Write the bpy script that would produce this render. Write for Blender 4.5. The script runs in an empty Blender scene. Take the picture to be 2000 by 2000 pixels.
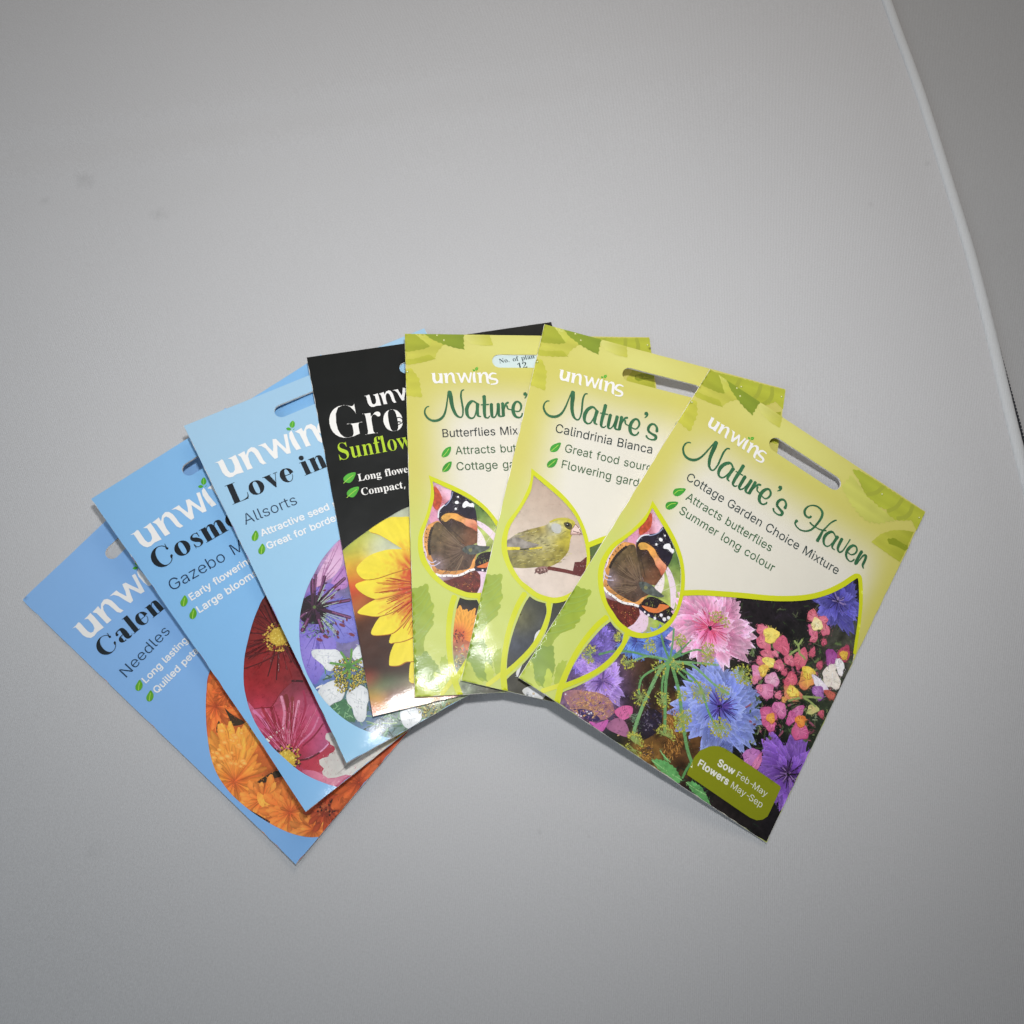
import bpy, math, random
import numpy as np
from mathutils import Vector, Matrix
from mathutils.geometry import delaunay_2d_cdt, tessellate_polygon

rng = random.Random(7)
R = math.radians
sc = bpy.context.scene
COL = sc.collection
MM = 0.001

# ------------------------------------------------------------------ camera
F_PX, PITCH, ROLL, CAM_H = 1536.439, R(18.5189), R(6.00766), 312.828     # focal length in px of a 2000 px frame, mm above table
_s, _c = math.sin(PITCH), math.cos(PITCH)
FW = np.array([0, _s, -_c]); _up = np.array([0, _c, _s]); _rt = np.array([1., 0, 0])
RT = math.cos(ROLL)*_rt + math.sin(ROLL)*_up
UP = -math.sin(ROLL)*_rt + math.cos(ROLL)*_up
CAM = np.array([0, 0, CAM_H])
cam_d = bpy.data.cameras.new('camera'); cam = bpy.data.objects.new('camera', cam_d); COL.objects.link(cam)
cam_d.sensor_fit = 'HORIZONTAL'; cam_d.sensor_width = 36.0; cam_d.lens = F_PX/2000*36
cam_d.clip_start = 0.01; cam_d.clip_end = 20
M = Matrix([[RT[i], UP[i], -FW[i], CAM[i]*MM] for i in range(3)] + [[0, 0, 0, 1]])
cam.matrix_world = M
sc.camera = cam

# ------------------------------------------------------------------ light
w = bpy.data.worlds.new('World'); sc.world = w; w.use_nodes = True
w.node_tree.nodes['Background'].inputs[0].default_value = (0.93, 0.96, 1.0, 1)
w.node_tree.nodes['Background'].inputs[1].default_value = 0.115

def area(name, loc, target, sx, sy, watts, col, spread=180):
    l = bpy.data.lights.new(name, 'AREA'); l.shape = 'RECTANGLE'; l.size = sx; l.size_y = sy
    l.energy = watts; l.color = col; l.spread = R(spread)
    o = bpy.data.objects.new(name, l); COL.objects.link(o)
    o.location = loc
    d = Vector(target) - Vector(loc); o.rotation_euler = d.to_track_quat('-Z', 'Y').to_euler()
    return o
# the flash above the lens, and the soft light of the tent round the table
fl = bpy.data.lights.new('flash', 'SPOT'); fl.energy = 4.6; fl.color = (0.985, 0.985, 0.98); fl.shadow_soft_size = 0.017
fl.spot_size = R(110); fl.spot_blend = 1.0
flo = bpy.data.objects.new('flash', fl); COL.objects.link(flo); flo.location = (0.012, 0.100, 0.374)
flo.rotation_euler = (Vector((-0.01, 0.215, 0)) - Vector(flo.location)).to_track_quat('-Z', 'Y').to_euler()
area('tent_light_back', (0.1, 1.3, 0.9), (0, 0.1, 0), 0.7, 0.5, 5.0, (1.0, 0.86, 0.72))
area('tent_light_front', (-0.45, -0.3, 0.65), (-0.12, 0.12, 0), 0.6, 0.6, 1.9, (0.80, 0.92, 1.0))

sc.view_settings.view_transform = 'Standard'; sc.view_settings.look = 'None'
sc.view_settings.exposure = 0.0; sc.view_settings.gamma = 1.0
sc.cycles.max_bounces = 6

# ------------------------------------------------------------------ helpers
def lin(c):
    c = np.asarray(c, float)/255.0
    return np.where(c <= 0.04045, c/12.92, ((c+0.055)/1.055)**2.4)

def ray(px, py):
    d = FW + (px-1000)/F_PX*RT - (py-1000)/F_PX*UP
    return d
def ground(px, py, z=0.0):
    d = ray(px, py); s = (z-CAM_H)/d[2]
    return CAM + d*s

_perm = np.random.RandomState(3).rand(256, 256)
def vnoise(x, y, sc_=1.0, seed=0):
    x = np.asarray(x, float)*sc_ + seed*17.3; y = np.asarray(y, float)*sc_ + seed*5.7
    xi = np.floor(x).astype(int); yi = np.floor(y).astype(int); fx = x-xi; fy = y-yi
    fx = fx*fx*(3-2*fx); fy = fy*fy*(3-2*fy)
    g = lambda a, b: _perm[a % 256, b % 256]
    return (g(xi, yi)*(1-fx)+g(xi+1, yi)*fx)*(1-fy)+(g(xi, yi+1)*(1-fx)+g(xi+1, yi+1)*fx)*fy

def area2(c):
    c = np.asarray(c); x, y = c[:, 0], c[:, 1]
    return 0.5*np.sum(x*np.roll(y, -1)-np.roll(x, -1)*y)
def ccw(c):
    c = np.asarray(c, float)
    return c if area2(c) > 0 else c[::-1]

def smooth(pts, n=6, closed=False):
    p = np.asarray(pts, float); N = len(p)
    if N < 3: return p
    out = []
    rngi = range(N) if closed else range(N-1)
    for i in rngi:
        p0 = p[(i-1) % N] if closed else p[max(i-1, 0)]
        p1 = p[i]; p2 = p[(i+1) % N]
        p3 = p[(i+2) % N] if closed else p[min(i+2, N-1)]
        for k in range(n):
            t = k/n
            out.append(0.5*((2*p1)+(-p0+p2)*t+(2*p0-5*p1+4*p2-p3)*t*t+(-p0+3*p1-3*p2+p3)*t**3))
    if not closed: out.append(p[-1])
    return np.array(out)

def stroke(pts, width=None, n=6, cap=True):
    """pts (x,y[,w]) -> one counter-clockwise contour of a brush stroke"""
    p = np.asarray(pts, float)
    if p.shape[1] == 2: p = np.c_[p, np.full(len(p), width)]
    elif width: p = p.copy(); p[:, 2] *= width
    s = smooth(p, n)
    d = np.gradient(s[:, :2], axis=0); L = np.linalg.norm(d, axis=1)+1e-9; t = d/L[:, None]
    nrm = np.c_[-t[:, 1], t[:, 0]]; hw = np.maximum(s[:, 2:3], 1e-4)/2
    l = s[:, :2]+nrm*hw; r = s[:, :2]-nrm*hw
    if cap:
        e = s[-1, :2]+t[-1]*hw[-1]*0.6; b = s[0, :2]-t[0]*hw[0]*0.6
        c = np.vstack([l, e[None], r[::-1], b[None]])
    else: c = np.vstack([l, r[::-1]])
    return ccw(c)

def winding(P, contours):
    w = np.zeros(len(P), int)
    for c in contours:
        c = np.asarray(c, float); a = c; b = np.roll(c, -1, axis=0)
        for i0 in range(0, len(P), 4000):
            Q = P[i0:i0+4000]; y = Q[:, 1][:, None]; x = Q[:, 0][:, None]
            up = (a[:, 1][None] <= y) & (b[:, 1][None] > y); dn = (a[:, 1][None] > y) & (b[:, 1][None] <= y)
            side = (b[:, 0]-a[:, 0])[None]*(y-a[:, 1][None]) - (x-a[:, 0][None])*(b[:, 1]-a[:, 1])[None]
            w[i0:i0+4000] += (up & (side > 0)).sum(1) - (dn & (side < 0)).sum(1)
    return w

def densify(c, sp):
    out = []; c = np.asarray(c, float)
    for a, b in zip(c, np.roll(c, -1, axis=0)):
        k = max(1, int(math.ceil(np.linalg.norm(b-a)/sp)))
        for i in range(k): out.append(a+(b-a)*i/k)
    return np.array(out)

def fill(contours, sp=2.2, eps=1e-4):
    """triangulate the union of contours (non-zero rule) with inner points every sp"""
    cs = [densify(c, sp) for c in contours if len(c) > 2]
    if not cs: return np.zeros((0, 2)), np.zeros((0, 3), int)
    allp = np.vstack(cs); lo, hi = allp.min(0), allp.max(0)
    edges = []; base = 0
    for c in cs:
        n = len(c); edges += [(base+i, base+(i+1) % n) for i in range(n)]; base += n
    if max(hi-lo) > 1.6*sp:
        gx = np.arange(lo[0]+sp*.37, hi[0], sp); gy = np.arange(lo[1]+sp*.41, hi[1], sp)
        X, Y = np.meshgrid(gx, gy); X = X+(np.arange(len(gy)) % 2)[:, None]*sp*.5
        G = np.c_[X.ravel(), Y.ravel()]
        G = G[winding(G, cs) != 0]
        allp = np.vstack([allp, G])
    v, e, f, _, _, _ = delaunay_2d_cdt([Vector(p) for p in allp], edges, [], 0, eps)
    V = np.array([(q.x, q.y) for q in v])
    T = []
    for q in f:
        for k in range(1, len(q)-1): T.append((q[0], q[k], q[k+1]))
    T = np.array(T, int).reshape(-1, 3)
    if len(T):
        cen = V[T].mean(1); T = T[winding(cen, cs) != 0]
    if len(T):
        a = V[T]; cr = (a[:, 1, 0]-a[:, 0, 0])*(a[:, 2, 1]-a[:, 0, 1])-(a[:, 1, 1]-a[:, 0, 1])*(a[:, 2, 0]-a[:, 0, 0])
        T = T[np.abs(cr) > 1e-9]; cr = cr[np.abs(cr) > 1e-9]
        T[cr < 0] = T[cr < 0][:, ::-1]
    return V, T

# ------------------------------------------------------------------ materials
def mat(name):
    m = bpy.data.materials.new(name); m.use_nodes = True
    return m, m.node_tree.nodes, m.node_tree.links, m.node_tree.nodes['Principled BSDF']

def print_material(name, rough=0.42, coat=0.17, bump=0.25):
    m, N, L, B = mat(name)
    a = N.new('ShaderNodeVertexColor'); a.layer_name = 'Col'
    tc = N.new('ShaderNodeTexCoord')
    n1 = N.new('ShaderNodeTexNoise'); n1.inputs['Scale'].default_value = 900; n1.inputs['Detail'].default_value = 3
    n2 = N.new('ShaderNodeTexNoise'); n2.inputs['Scale'].default_value = 260; n2.inputs['Detail'].default_value = 2
    L.new(tc.outputs['Object'], n1.inputs['Vector']); L.new(tc.outputs['Object'], n2.inputs['Vector'])
    ad = N.new('ShaderNodeMath'); ad.operation = 'ADD'; L.new(n1.outputs['Fac'], ad.inputs[0]); L.new(n2.outputs['Fac'], ad.inputs[1])
    mr = N.new('ShaderNodeMapRange'); mr.inputs[1].default_value = 0.6; mr.inputs[2].default_value = 1.4
    mr.inputs[3].default_value = -0.5; mr.inputs[4].default_value = 0.5
    L.new(ad.outputs[0], mr.inputs[0])
    mu = N.new('ShaderNodeMath'); mu.operation = 'MULTIPLY'; L.new(mr.outputs[0], mu.inputs[0]); L.new(a.outputs['Alpha'], mu.inputs[1])
    a1 = N.new('ShaderNodeMath'); a1.operation = 'ADD'; a1.inputs[1].default_value = 1.0; L.new(mu.outputs[0], a1.inputs[0])
    vm = N.new('ShaderNodeVectorMath'); vm.operation = 'SCALE'; L.new(a.outputs['Color'], vm.inputs[0]); L.new(a1.outputs[0], vm.inputs['Scale'])
    L.new(vm.outputs[0], B.inputs['Base Color'])
    B.inputs['Roughness'].default_value = rough
    B.inputs['Specular IOR Level'].default_value = 0.24
    B.inputs['Coat Weight'].default_value = coat; B.inputs['Coat Roughness'].default_value = 0.12
    # the fine tooth of coated paper
    nb = N.new('ShaderNodeTexNoise'); nb.inputs['Scale'].default_value = 1500; nb.inputs['Detail'].default_value = 2
    nw = N.new('ShaderNodeTexNoise'); nw.inputs['Scale'].default_value = 55; nw.inputs['Detail'].default_value = 2
    L.new(tc.outputs['Object'], nb.inputs['Vector']); L.new(tc.outputs['Object'], nw.inputs['Vector'])
    b2 = N.new('ShaderNodeBump'); b2.inputs['Strength'].default_value = 0.35; b2.inputs['Distance'].default_value = 0.0012
    L.new(nw.outputs['Fac'], b2.inputs['Height'])
    b1 = N.new('ShaderNodeBump'); b1.inputs['Strength'].default_value = bump; b1.inputs['Distance'].default_value = 0.00008
    L.new(nb.outputs['Fac'], b1.inputs['Height']); L.new(b2.outputs[0], b1.inputs['Normal'])
    L.new(b1.outputs[0], B.inputs['Normal']); L.new(b1.outputs[0], B.inputs['Coat Normal'])
    return m
PRINT = print_material('coated_print')

def plain(name, c, rough=0.5, nscale=400, namt=0.08):
    m, N, L, B = mat(name)
    tc = N.new('ShaderNodeTexCoord'); n = N.new('ShaderNodeTexNoise'); n.inputs['Scale'].default_value = nscale; n.inputs['Detail'].default_value = 3
    L.new(tc.outputs['Object'], n.inputs['Vector'])
    mr = N.new('ShaderNodeMapRange'); mr.inputs[3].default_value = 1-namt; mr.inputs[4].default_value = 1+namt
    L.new(n.outputs['Fac'], mr.inputs[0])
    vm = N.new('ShaderNodeVectorMath'); vm.operation = 'SCALE'; vm.inputs[0].default_value = tuple(lin(c)); L.new(mr.outputs[0], vm.inputs['Scale'])
    L.new(vm.outputs[0], B.inputs['Base Color']); B.inputs['Roughness'].default_value = rough
    return m
PAPER = plain('white_paper', (236, 232, 226), 0.6)

def props(o, **k):
    for a, b in k.items():
        if b: o[a] = b
    return o

# ------------------------------------------------------------------ a seed packet as a frame in space
_b = np.linspace(-10, 170, 361)
_z = np.interp(_b, [-5, 3, 8, 14, 20, 40, 60, 85, 100, 130, 160], [2.0, 2.0, 1.82, 1.38, .85, -.75, -1.75, -2.2, -2.3, -1.2, 0])
_z = np.convolve(np.pad(_z, 7, 'edge'), np.ones(15)/15, 'valid'); SAG = (_b, _z)
class Packet:
    W = 110.0
    def __init__(s, O, rz, a, b, H, curl=1.0, sag=1.0, seed=0):
        s.H = H; s.O = np.array(O, float); t, a, b = R(rz), R(a), R(b)
        A = np.array([math.cos(t)*math.cos(b), math.sin(t)*math.cos(b), -math.sin(b)])
        B = np.array([-math.sin(t)*math.cos(a), math.cos(t)*math.cos(a), math.sin(a)])
        B -= A*A.dot(B); B /= np.linalg.norm(B)
        s.A, s.B, s.N = A, B, np.cross(A, B)
        s.curl, s.sag, s.seed = curl, sag, seed
    def loc(s, px, py):
        d = ray(px, py); k = (s.O-CAM).dot(s.N)/d.dot(s.N); q = CAM+d*k-s.O
        return (q.dot(s.A), q.dot(s.B))
    def warp(s, u, v):
        """how the sheet departs from its plane, mm"""
        u = np.asarray(u, float); v = np.asarray(v, float)
        b = v+s.H
        z = s.sag*np.interp(b, SAG[0], SAG[1])*np.clip((104-u)/54.0, 0, 1)**1.3      # foot flares up, middle sags between its neighbours
        z = z+s.curl*(np.clip(25-u, 0, 40)/25.0)**2*np.clip(30-b, 0, 40)/30.0   # bent corner
        z = z+0.35*(vnoise(u, v, 1/34., s.seed)-0.5)
        z = z+0.30*(vnoise(u, v, 1/9., s.seed+9)-0.5)*np.exp(-np.clip(b, 0, 200)/13.0)
        z += 0.25*np.exp(-((v+24)/5.0)**2)*(0.4+0.6*vnoise(u, 0, 1/20., s.seed+4))
        return z
    def xyz(s, V, h):
        return np.c_[V[:, 0], V[:, 1], s.warp(V[:, 0], V[:, 1])+h]*MM
    def region(s, x0, y0, k):
        return lambda pts: np.array([s.loc(x0+k*p[0], y0+k*p[1]) + tuple(p[2:]) for p in pts])
    def root(s, name, **k):
        o = bpy.data.objects.new(name, None); COL.objects.link(o); o.empty_display_size = .02
        o.matrix_world = Matrix([[s.A[i], s.B[i], s.N[i], s.O[i]*MM] for i in range(3)]+[[0, 0, 0, 1]])
        props(o, **k); s.o = o; return o

class Art:
    """flat printed shapes on a packet; every shape lies a hair above those it covers"""
    def __init__(s, P, h0, h1, cell=1.0):
        s.P, s.h0, s.h1, s.cell = P, h0, h1, cell
        s.occ = np.zeros((160, 220), int); s.items = []; s.gain = 1.0; s.cm = np.full((230, 320, 3), -1.0)
    def add(s, V, T, C, al=0.0, layer=None):
        if len(T) == 0: return
        V = V.copy(); V[:, 0] = np.clip(V[:, 0], 0.1, s.P.W-0.1); V[:, 1] = np.clip(V[:, 1], -s.P.H+0.1, -0.1)
        C = np.asarray(C, float)
        if C.ndim == 1: C = np.tile(C, (len(V), 1))
        i = np.clip((V[:, 0]/s.cell).astype(int), 0, 159); j = np.clip((-V[:, 1]/s.cell).astype(int), 0, 219)
        cen = V[T].mean(1); ci = np.clip((cen[:, 0]/s.cell).astype(int), 0, 159); cj = np.clip((-cen[:, 1]/s.cell).astype(int), 0, 219)
        i = np.r_[i, ci]; j = np.r_[j, cj]
        if layer is None: layer = s.occ[i, j].max()+1
        s.occ[i, j] = np.maximum(s.occ[i, j], layer)
        for Q, K in ((V, C), (cen, C[T].mean(1))):
            s.cm[np.clip((Q[:, 0]*2).astype(int), 0, 229), np.clip((-Q[:, 1]*2).astype(int), 0, 319)] = K
        s.items.append((V, T, C, al, layer))
    def poly(s, cs, c, sp=2.2, al=0.0, fn=None, sm=0, layer=None):
        if not isinstance(cs, list): cs = [cs]
        cs = [np.asarray(x, float)[:, :2] for x in cs]
        if sm: cs = [smooth(x, sm, True) for x in cs]
        V, T = fill(cs, sp)
        C = lin(c) if fn is None else fn(V)
        s.add(V, T, C, al, layer)
    def petal(s, base, tip, wd, cols, prof=None, n=7, bend=0.0, al=0.15, edge=1.12, vein=0.88, layer=None):
        base = np.array(base[:2]); tip = np.array(tip[:2]); d = tip-base; L = np.linalg.norm(d)+1e-6; t = d/L; nn = np.array([-t[1], t[0]])
        prof = prof or (lambda r: math.sin(math.pi*min(1, r*0.92+0.05))**0.7)
        rs = np.linspace(0, 1, n); V = []; C = []; cl = [lin(c) for c in cols]
        for r in rs:
            f = r*(len(cl)-1); k = min(int(f), len(cl)-2); cc = cl[k]*(1-(f-k))+cl[k+1]*(f-k)
            for q, g in ((-1, edge), (-.5, 1.0), (0, vein), (.5, .97), (1, edge*0.92)):
                V.append(base+d*r+nn*(q*wd/2*prof(r)+bend*wd*math.sin(r*2.2))); C.append(cc*g)
        T = []
        for i in range(n-1):
            for j in range(4):
                a = i*5+j; T += [(a, a+5, a+1), (a+1, a+5, a+6)]
        V = np.array(V); T = np.array(T)
        a = V[T]; cr = (a[:, 1, 0]-a[:, 0, 0])*(a[:, 2, 1]-a[:, 0, 1])-(a[:, 1, 1]-a[:, 0, 1])*(a[:, 2, 0]-a[:, 0, 0])
        T[cr < 0] = T[cr < 0][:, ::-1]; ok = np.abs(cr) > 1e-7
        s.add(V, T[ok], np.array(C), al, layer)
    def line(s, pts, wd, c, n=4, layer=None, al=0.0):
        ct = stroke(pts, wd, n)
        V, T = fill([ct], 2.5); s.add(V, T, lin(c), al, layer)
    def dot(s, c, r, col, k=8, asp=1.0, rot=0.0, layer=None, al=0.0, rim=None):
        a = np.linspace(0, 2*np.pi, k, endpoint=False)
        x = r*np.cos(a); y = r*asp*np.sin(a)
        V = np.c_[c[0]+x*math.cos(rot)-y*math.sin(rot), c[1]+x*math.sin(rot)+y*math.cos(rot)]
        V = np.vstack([[c[0], c[1]], V]); T = np.array([(0, i+1, (i+1) % k+1) for i in range(k)])
        C = np.tile(lin(col), (k+1, 1))
        if rim is not None: C[1:] = lin(rim)
        s.add(V, T, C, al, layer)
    def blob(s, pts, col, mid=None, sp=1.6, al=0.2, sm=5):
        """smooth-edged shape whose colour runs from the middle to the rim"""
        p = smooth(np.asarray(pts)[:, :2], sm, True); V, T = fill([p], sp)
        if mid is None: s.add(V, T, lin(col), al); return
        c = p.mean(0); r = np.linalg.norm(p-c, axis=1).max()
        k = np.clip(np.linalg.norm(V-c, axis=1)/r, 0, 1)[:, None]**1.3
        s.add(V, T, lin(mid)[None]*(1-k)+lin(col)[None]*k, al)
    def dabs(s, n, region, seed=1, L=(.5, 1.5), wd=(.12, .3), amt=.3, skip=None):
        """fine broken detail in the colours already there, as in a printed photograph"""
        r3 = np.random.RandomState(seed); lo, hi = np.min(region, 0), np.max(region, 0)
        P_ = r3.uniform(np.maximum(lo, (.5, -s.P.H+.5)), np.minimum(hi, (s.P.W-.5, -.5)), (n, 2)); P_ = P_[winding(P_, [region]) != 0]
        K_ = (s.cm[:, :, :1] >= 0).astype(float); W_ = s.cm*K_; A_ = sum(np.roll(np.roll(W_, i, 0), j, 1) for i in (-1, 0, 1) for j in (-1, 0, 1)); B_ = sum(np.roll(np.roll(K_, i, 0), j, 1) for i in (-1, 0, 1) for j in (-1, 0, 1))
        cm = np.where(B_ > 0, A_/np.maximum(B_, 1), -1.0)
        C0 = cm[(P_[:, 0]*2).astype(int), (-P_[:, 1]*2).astype(int)]; ok = C0[:, 0] >= 0; P_, C0 = P_[ok], C0[ok]
        top = s.occ.max()
        for g in range(3):
            p, c0 = P_[g::3], C0[g::3]; m = len(p)
            if not m: continue
            an = vnoise(p[:, 0], p[:, 1], .12, seed)*9+r3.uniform(-.5, .5, m); l = r3.uniform(*L, m)/2; w_ = r3.uniform(*wd, m)/2
            d = np.c_[np.cos(an), np.sin(an)]; nn = np.c_[-d[:, 1], d[:, 0]]
            q = np.stack([p-d*l[:, None], p-nn*w_[:, None], p+d*l[:, None], p+nn*w_[:, None]], 1).reshape(-1, 2)
            b = np.arange(m)*4; T = np.concatenate([np.c_[b, b+1, b+2], np.c_[b, b+2, b+3]])
            k = np.exp(r3.normal(0, 1, m)*amt*np.where(c0.mean(1) > .45, .45, 1.0))[:, None]*np.exp(r3.normal(0, amt*.25, (m, 3)))
            s.add(q, T, np.repeat(np.clip(c0*k, 0, 1), 4, 0), .2, layer=top+1+g)
    def build(s, name, parent, material=None, **k):
        if not s.items: return None
        mx = max(it[4] for it in s.items)
        Vs, Ts, Cs = [], [], []; b = 0
        for V, T, C, al, ly in s.items:
            h = s.h0+(s.h1-s.h0)*ly/max(mx, 1)
            Vs.append(s.P.xyz(V, h)); Ts.append(T+b); Cs.append(np.c_[np.clip(((C*.93+.07*C.mean(1)[:, None])*s.gain+.003) if s.h0 < .1 and s.h0 > 0 else C, 0, 1), np.full(len(V), al)]); b += len(V)
        V = np.vstack(Vs); T = np.vstack(Ts); C = np.vstack(Cs)
        return mesh(name, V, T, parent, material or PRINT, C, **k)

def mesh(name, V, T, parent, material, C=None, smooth_=True, **k):
    me = bpy.data.meshes.new(name); n = len(T)
    me.vertices.add(len(V)); me.vertices.foreach_set('co', np.asarray(V, np.float32).ravel())
    me.loops.add(n*3); me.loops.foreach_set('vertex_index', np.asarray(T, np.int32).ravel())
    me.polygons.add(n); me.polygons.foreach_set('loop_start', np.arange(0, n*3, 3, dtype=np.int32))
    me.polygons.foreach_set('loop_total', np.full(n, 3, np.int32))
    me.update(calc_edges=True); me.validate()
    if C is not None:
        at = me.color_attributes.new('Col', 'FLOAT_COLOR', 'POINT'); at.data.foreach_set('color', np.asarray(C, np.float32).ravel())
    me.polygons.foreach_set('use_smooth', np.full(len(me.polygons), smooth_))
    me.materials.append(material)
    o = bpy.data.objects.new(name, me); COL.objects.link(o)
    if parent: o.parent = parent
    props(o, **k); return o

def rbf(pts, power=1.0):
    P_ = np.array([(p[0], p[1]) for p in pts]); r = np.array([p[2] for p in pts]); c = np.array([lin(p[3]) for p in pts])
    def f(V):
        d = np.linalg.norm(V[:, None]-P_[None], axis=2)/r[None]
        w_ = np.exp(-d**2)+1e-9/(1+d**2); return (w_[:, :, None]*c[None]).sum(1)/w_.sum(1)[:, None]
    return f
def noisy(f, amt=0.25, s1=0.8, s2=0.25, seed=1):
    def g(V):
        n = 1+amt*((vnoise(V[:, 0], V[:, 1], s1, seed)-.5)+(vnoise(V[:, 0], V[:, 1], s2, seed+3)-.5))*2
        return f(V)*n[:, None]
    return g
const = lambda c: (lambda V: np.tile(lin(c), (len(V), 1)))

def slot_contour(c1, c2, r, n=10):
    c1 = np.array(c1); c2 = np.array(c2); d = c2-c1; a = math.atan2(d[1], d[0])
    p = [c2+r*np.array([math.cos(a-math.pi/2+math.pi*i/n), math.sin(a-math.pi/2+math.pi*i/n)]) for i in range(n+1)]
    p += [c1+r*np.array([math.cos(a+math.pi/2+math.pi*i/n), math.sin(a+math.pi/2+math.pi*i/n)]) for i in range(n+1)]
    return np.array(p)

def ragged(P, amp=0.12):
    """packet outline with the slight unevenness of cut paper"""
    out = []; W, H = P.W, P.H; r2 = random.Random(P.seed+50)
    cs = [(0, -H), (W, -H), (W, 0), (0, 0)]
    for (a, b), (c, d) in zip(cs, cs[1:]+cs[:1]):
        L = math.hypot(c-a, d-b); k = int(L/4)
        for i in range(k):
            t = i/k; j = r2.uniform(-amp, 0) if i else 0
            x, y = a+(c-a)*t, b+(d-b)*t
            if b == d: y += j*(-1 if b == -H else 1)*(-1 if b == -H else 1)*(1 if b == 0 else -1)
            else: x += j*(1 if a == W else -1)
            out.append((min(max(x, 0), W), min(max(y, -H), 0)))
    return np.array(out)

def printed_edge(P):
    """ink stops unevenly just short of the cut edge"""
    r3 = random.Random(P.seed); W, H = P.W, P.H; out = []
    for (a, b), (c, d) in (((0, -H), (W, -H)), ((W, -H), (W, 0)), ((W, 0), (0, 0)), ((0, 0), (0, -H))):
        k = 46
        for i in range(k):
            t = i/k; x, y = a+(c-a)*t, b+(d-b)*t; e = r3.choice([.1, .1, .12, .14, .3 if b == -H or a == 0 else .16])
            out.append((min(max(x, e), W-e), min(max(y, -H+e), -e)))
    return np.array(out)

def sleeve(P, root, slot, back=0.75):
    """the paper pocket: front and back faces with the punched hanging slot, and its cut edges"""
    out = densify(ragged(P), 3.0); sl = densify(slot, 1.5)[::-1]
    V, T = fill([out, sl], 3.0)
    n = len(V)
    top = P.xyz(V, 0.0); bot = P.xyz(V, -back)
    # boundary edges -> side walls
    e = {}
    for t in T:
        for a, b in ((t[0], t[1]), (t[1], t[2]), (t[2], t[0])):
            e[(a, b)] = 1
    side = [(a, b) for (a, b) in e if (b, a) not in e]
    F = [tuple(t) for t in T]+[(t[2]+n, t[1]+n, t[0]+n) for t in T]
    for a, b in side: F += [(a, a+n, b), (b, a+n, b+n)]
    return mesh('paper_sleeve', np.vstack([top, bot]), np.array(F), root, PAPER, None, False)

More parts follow.
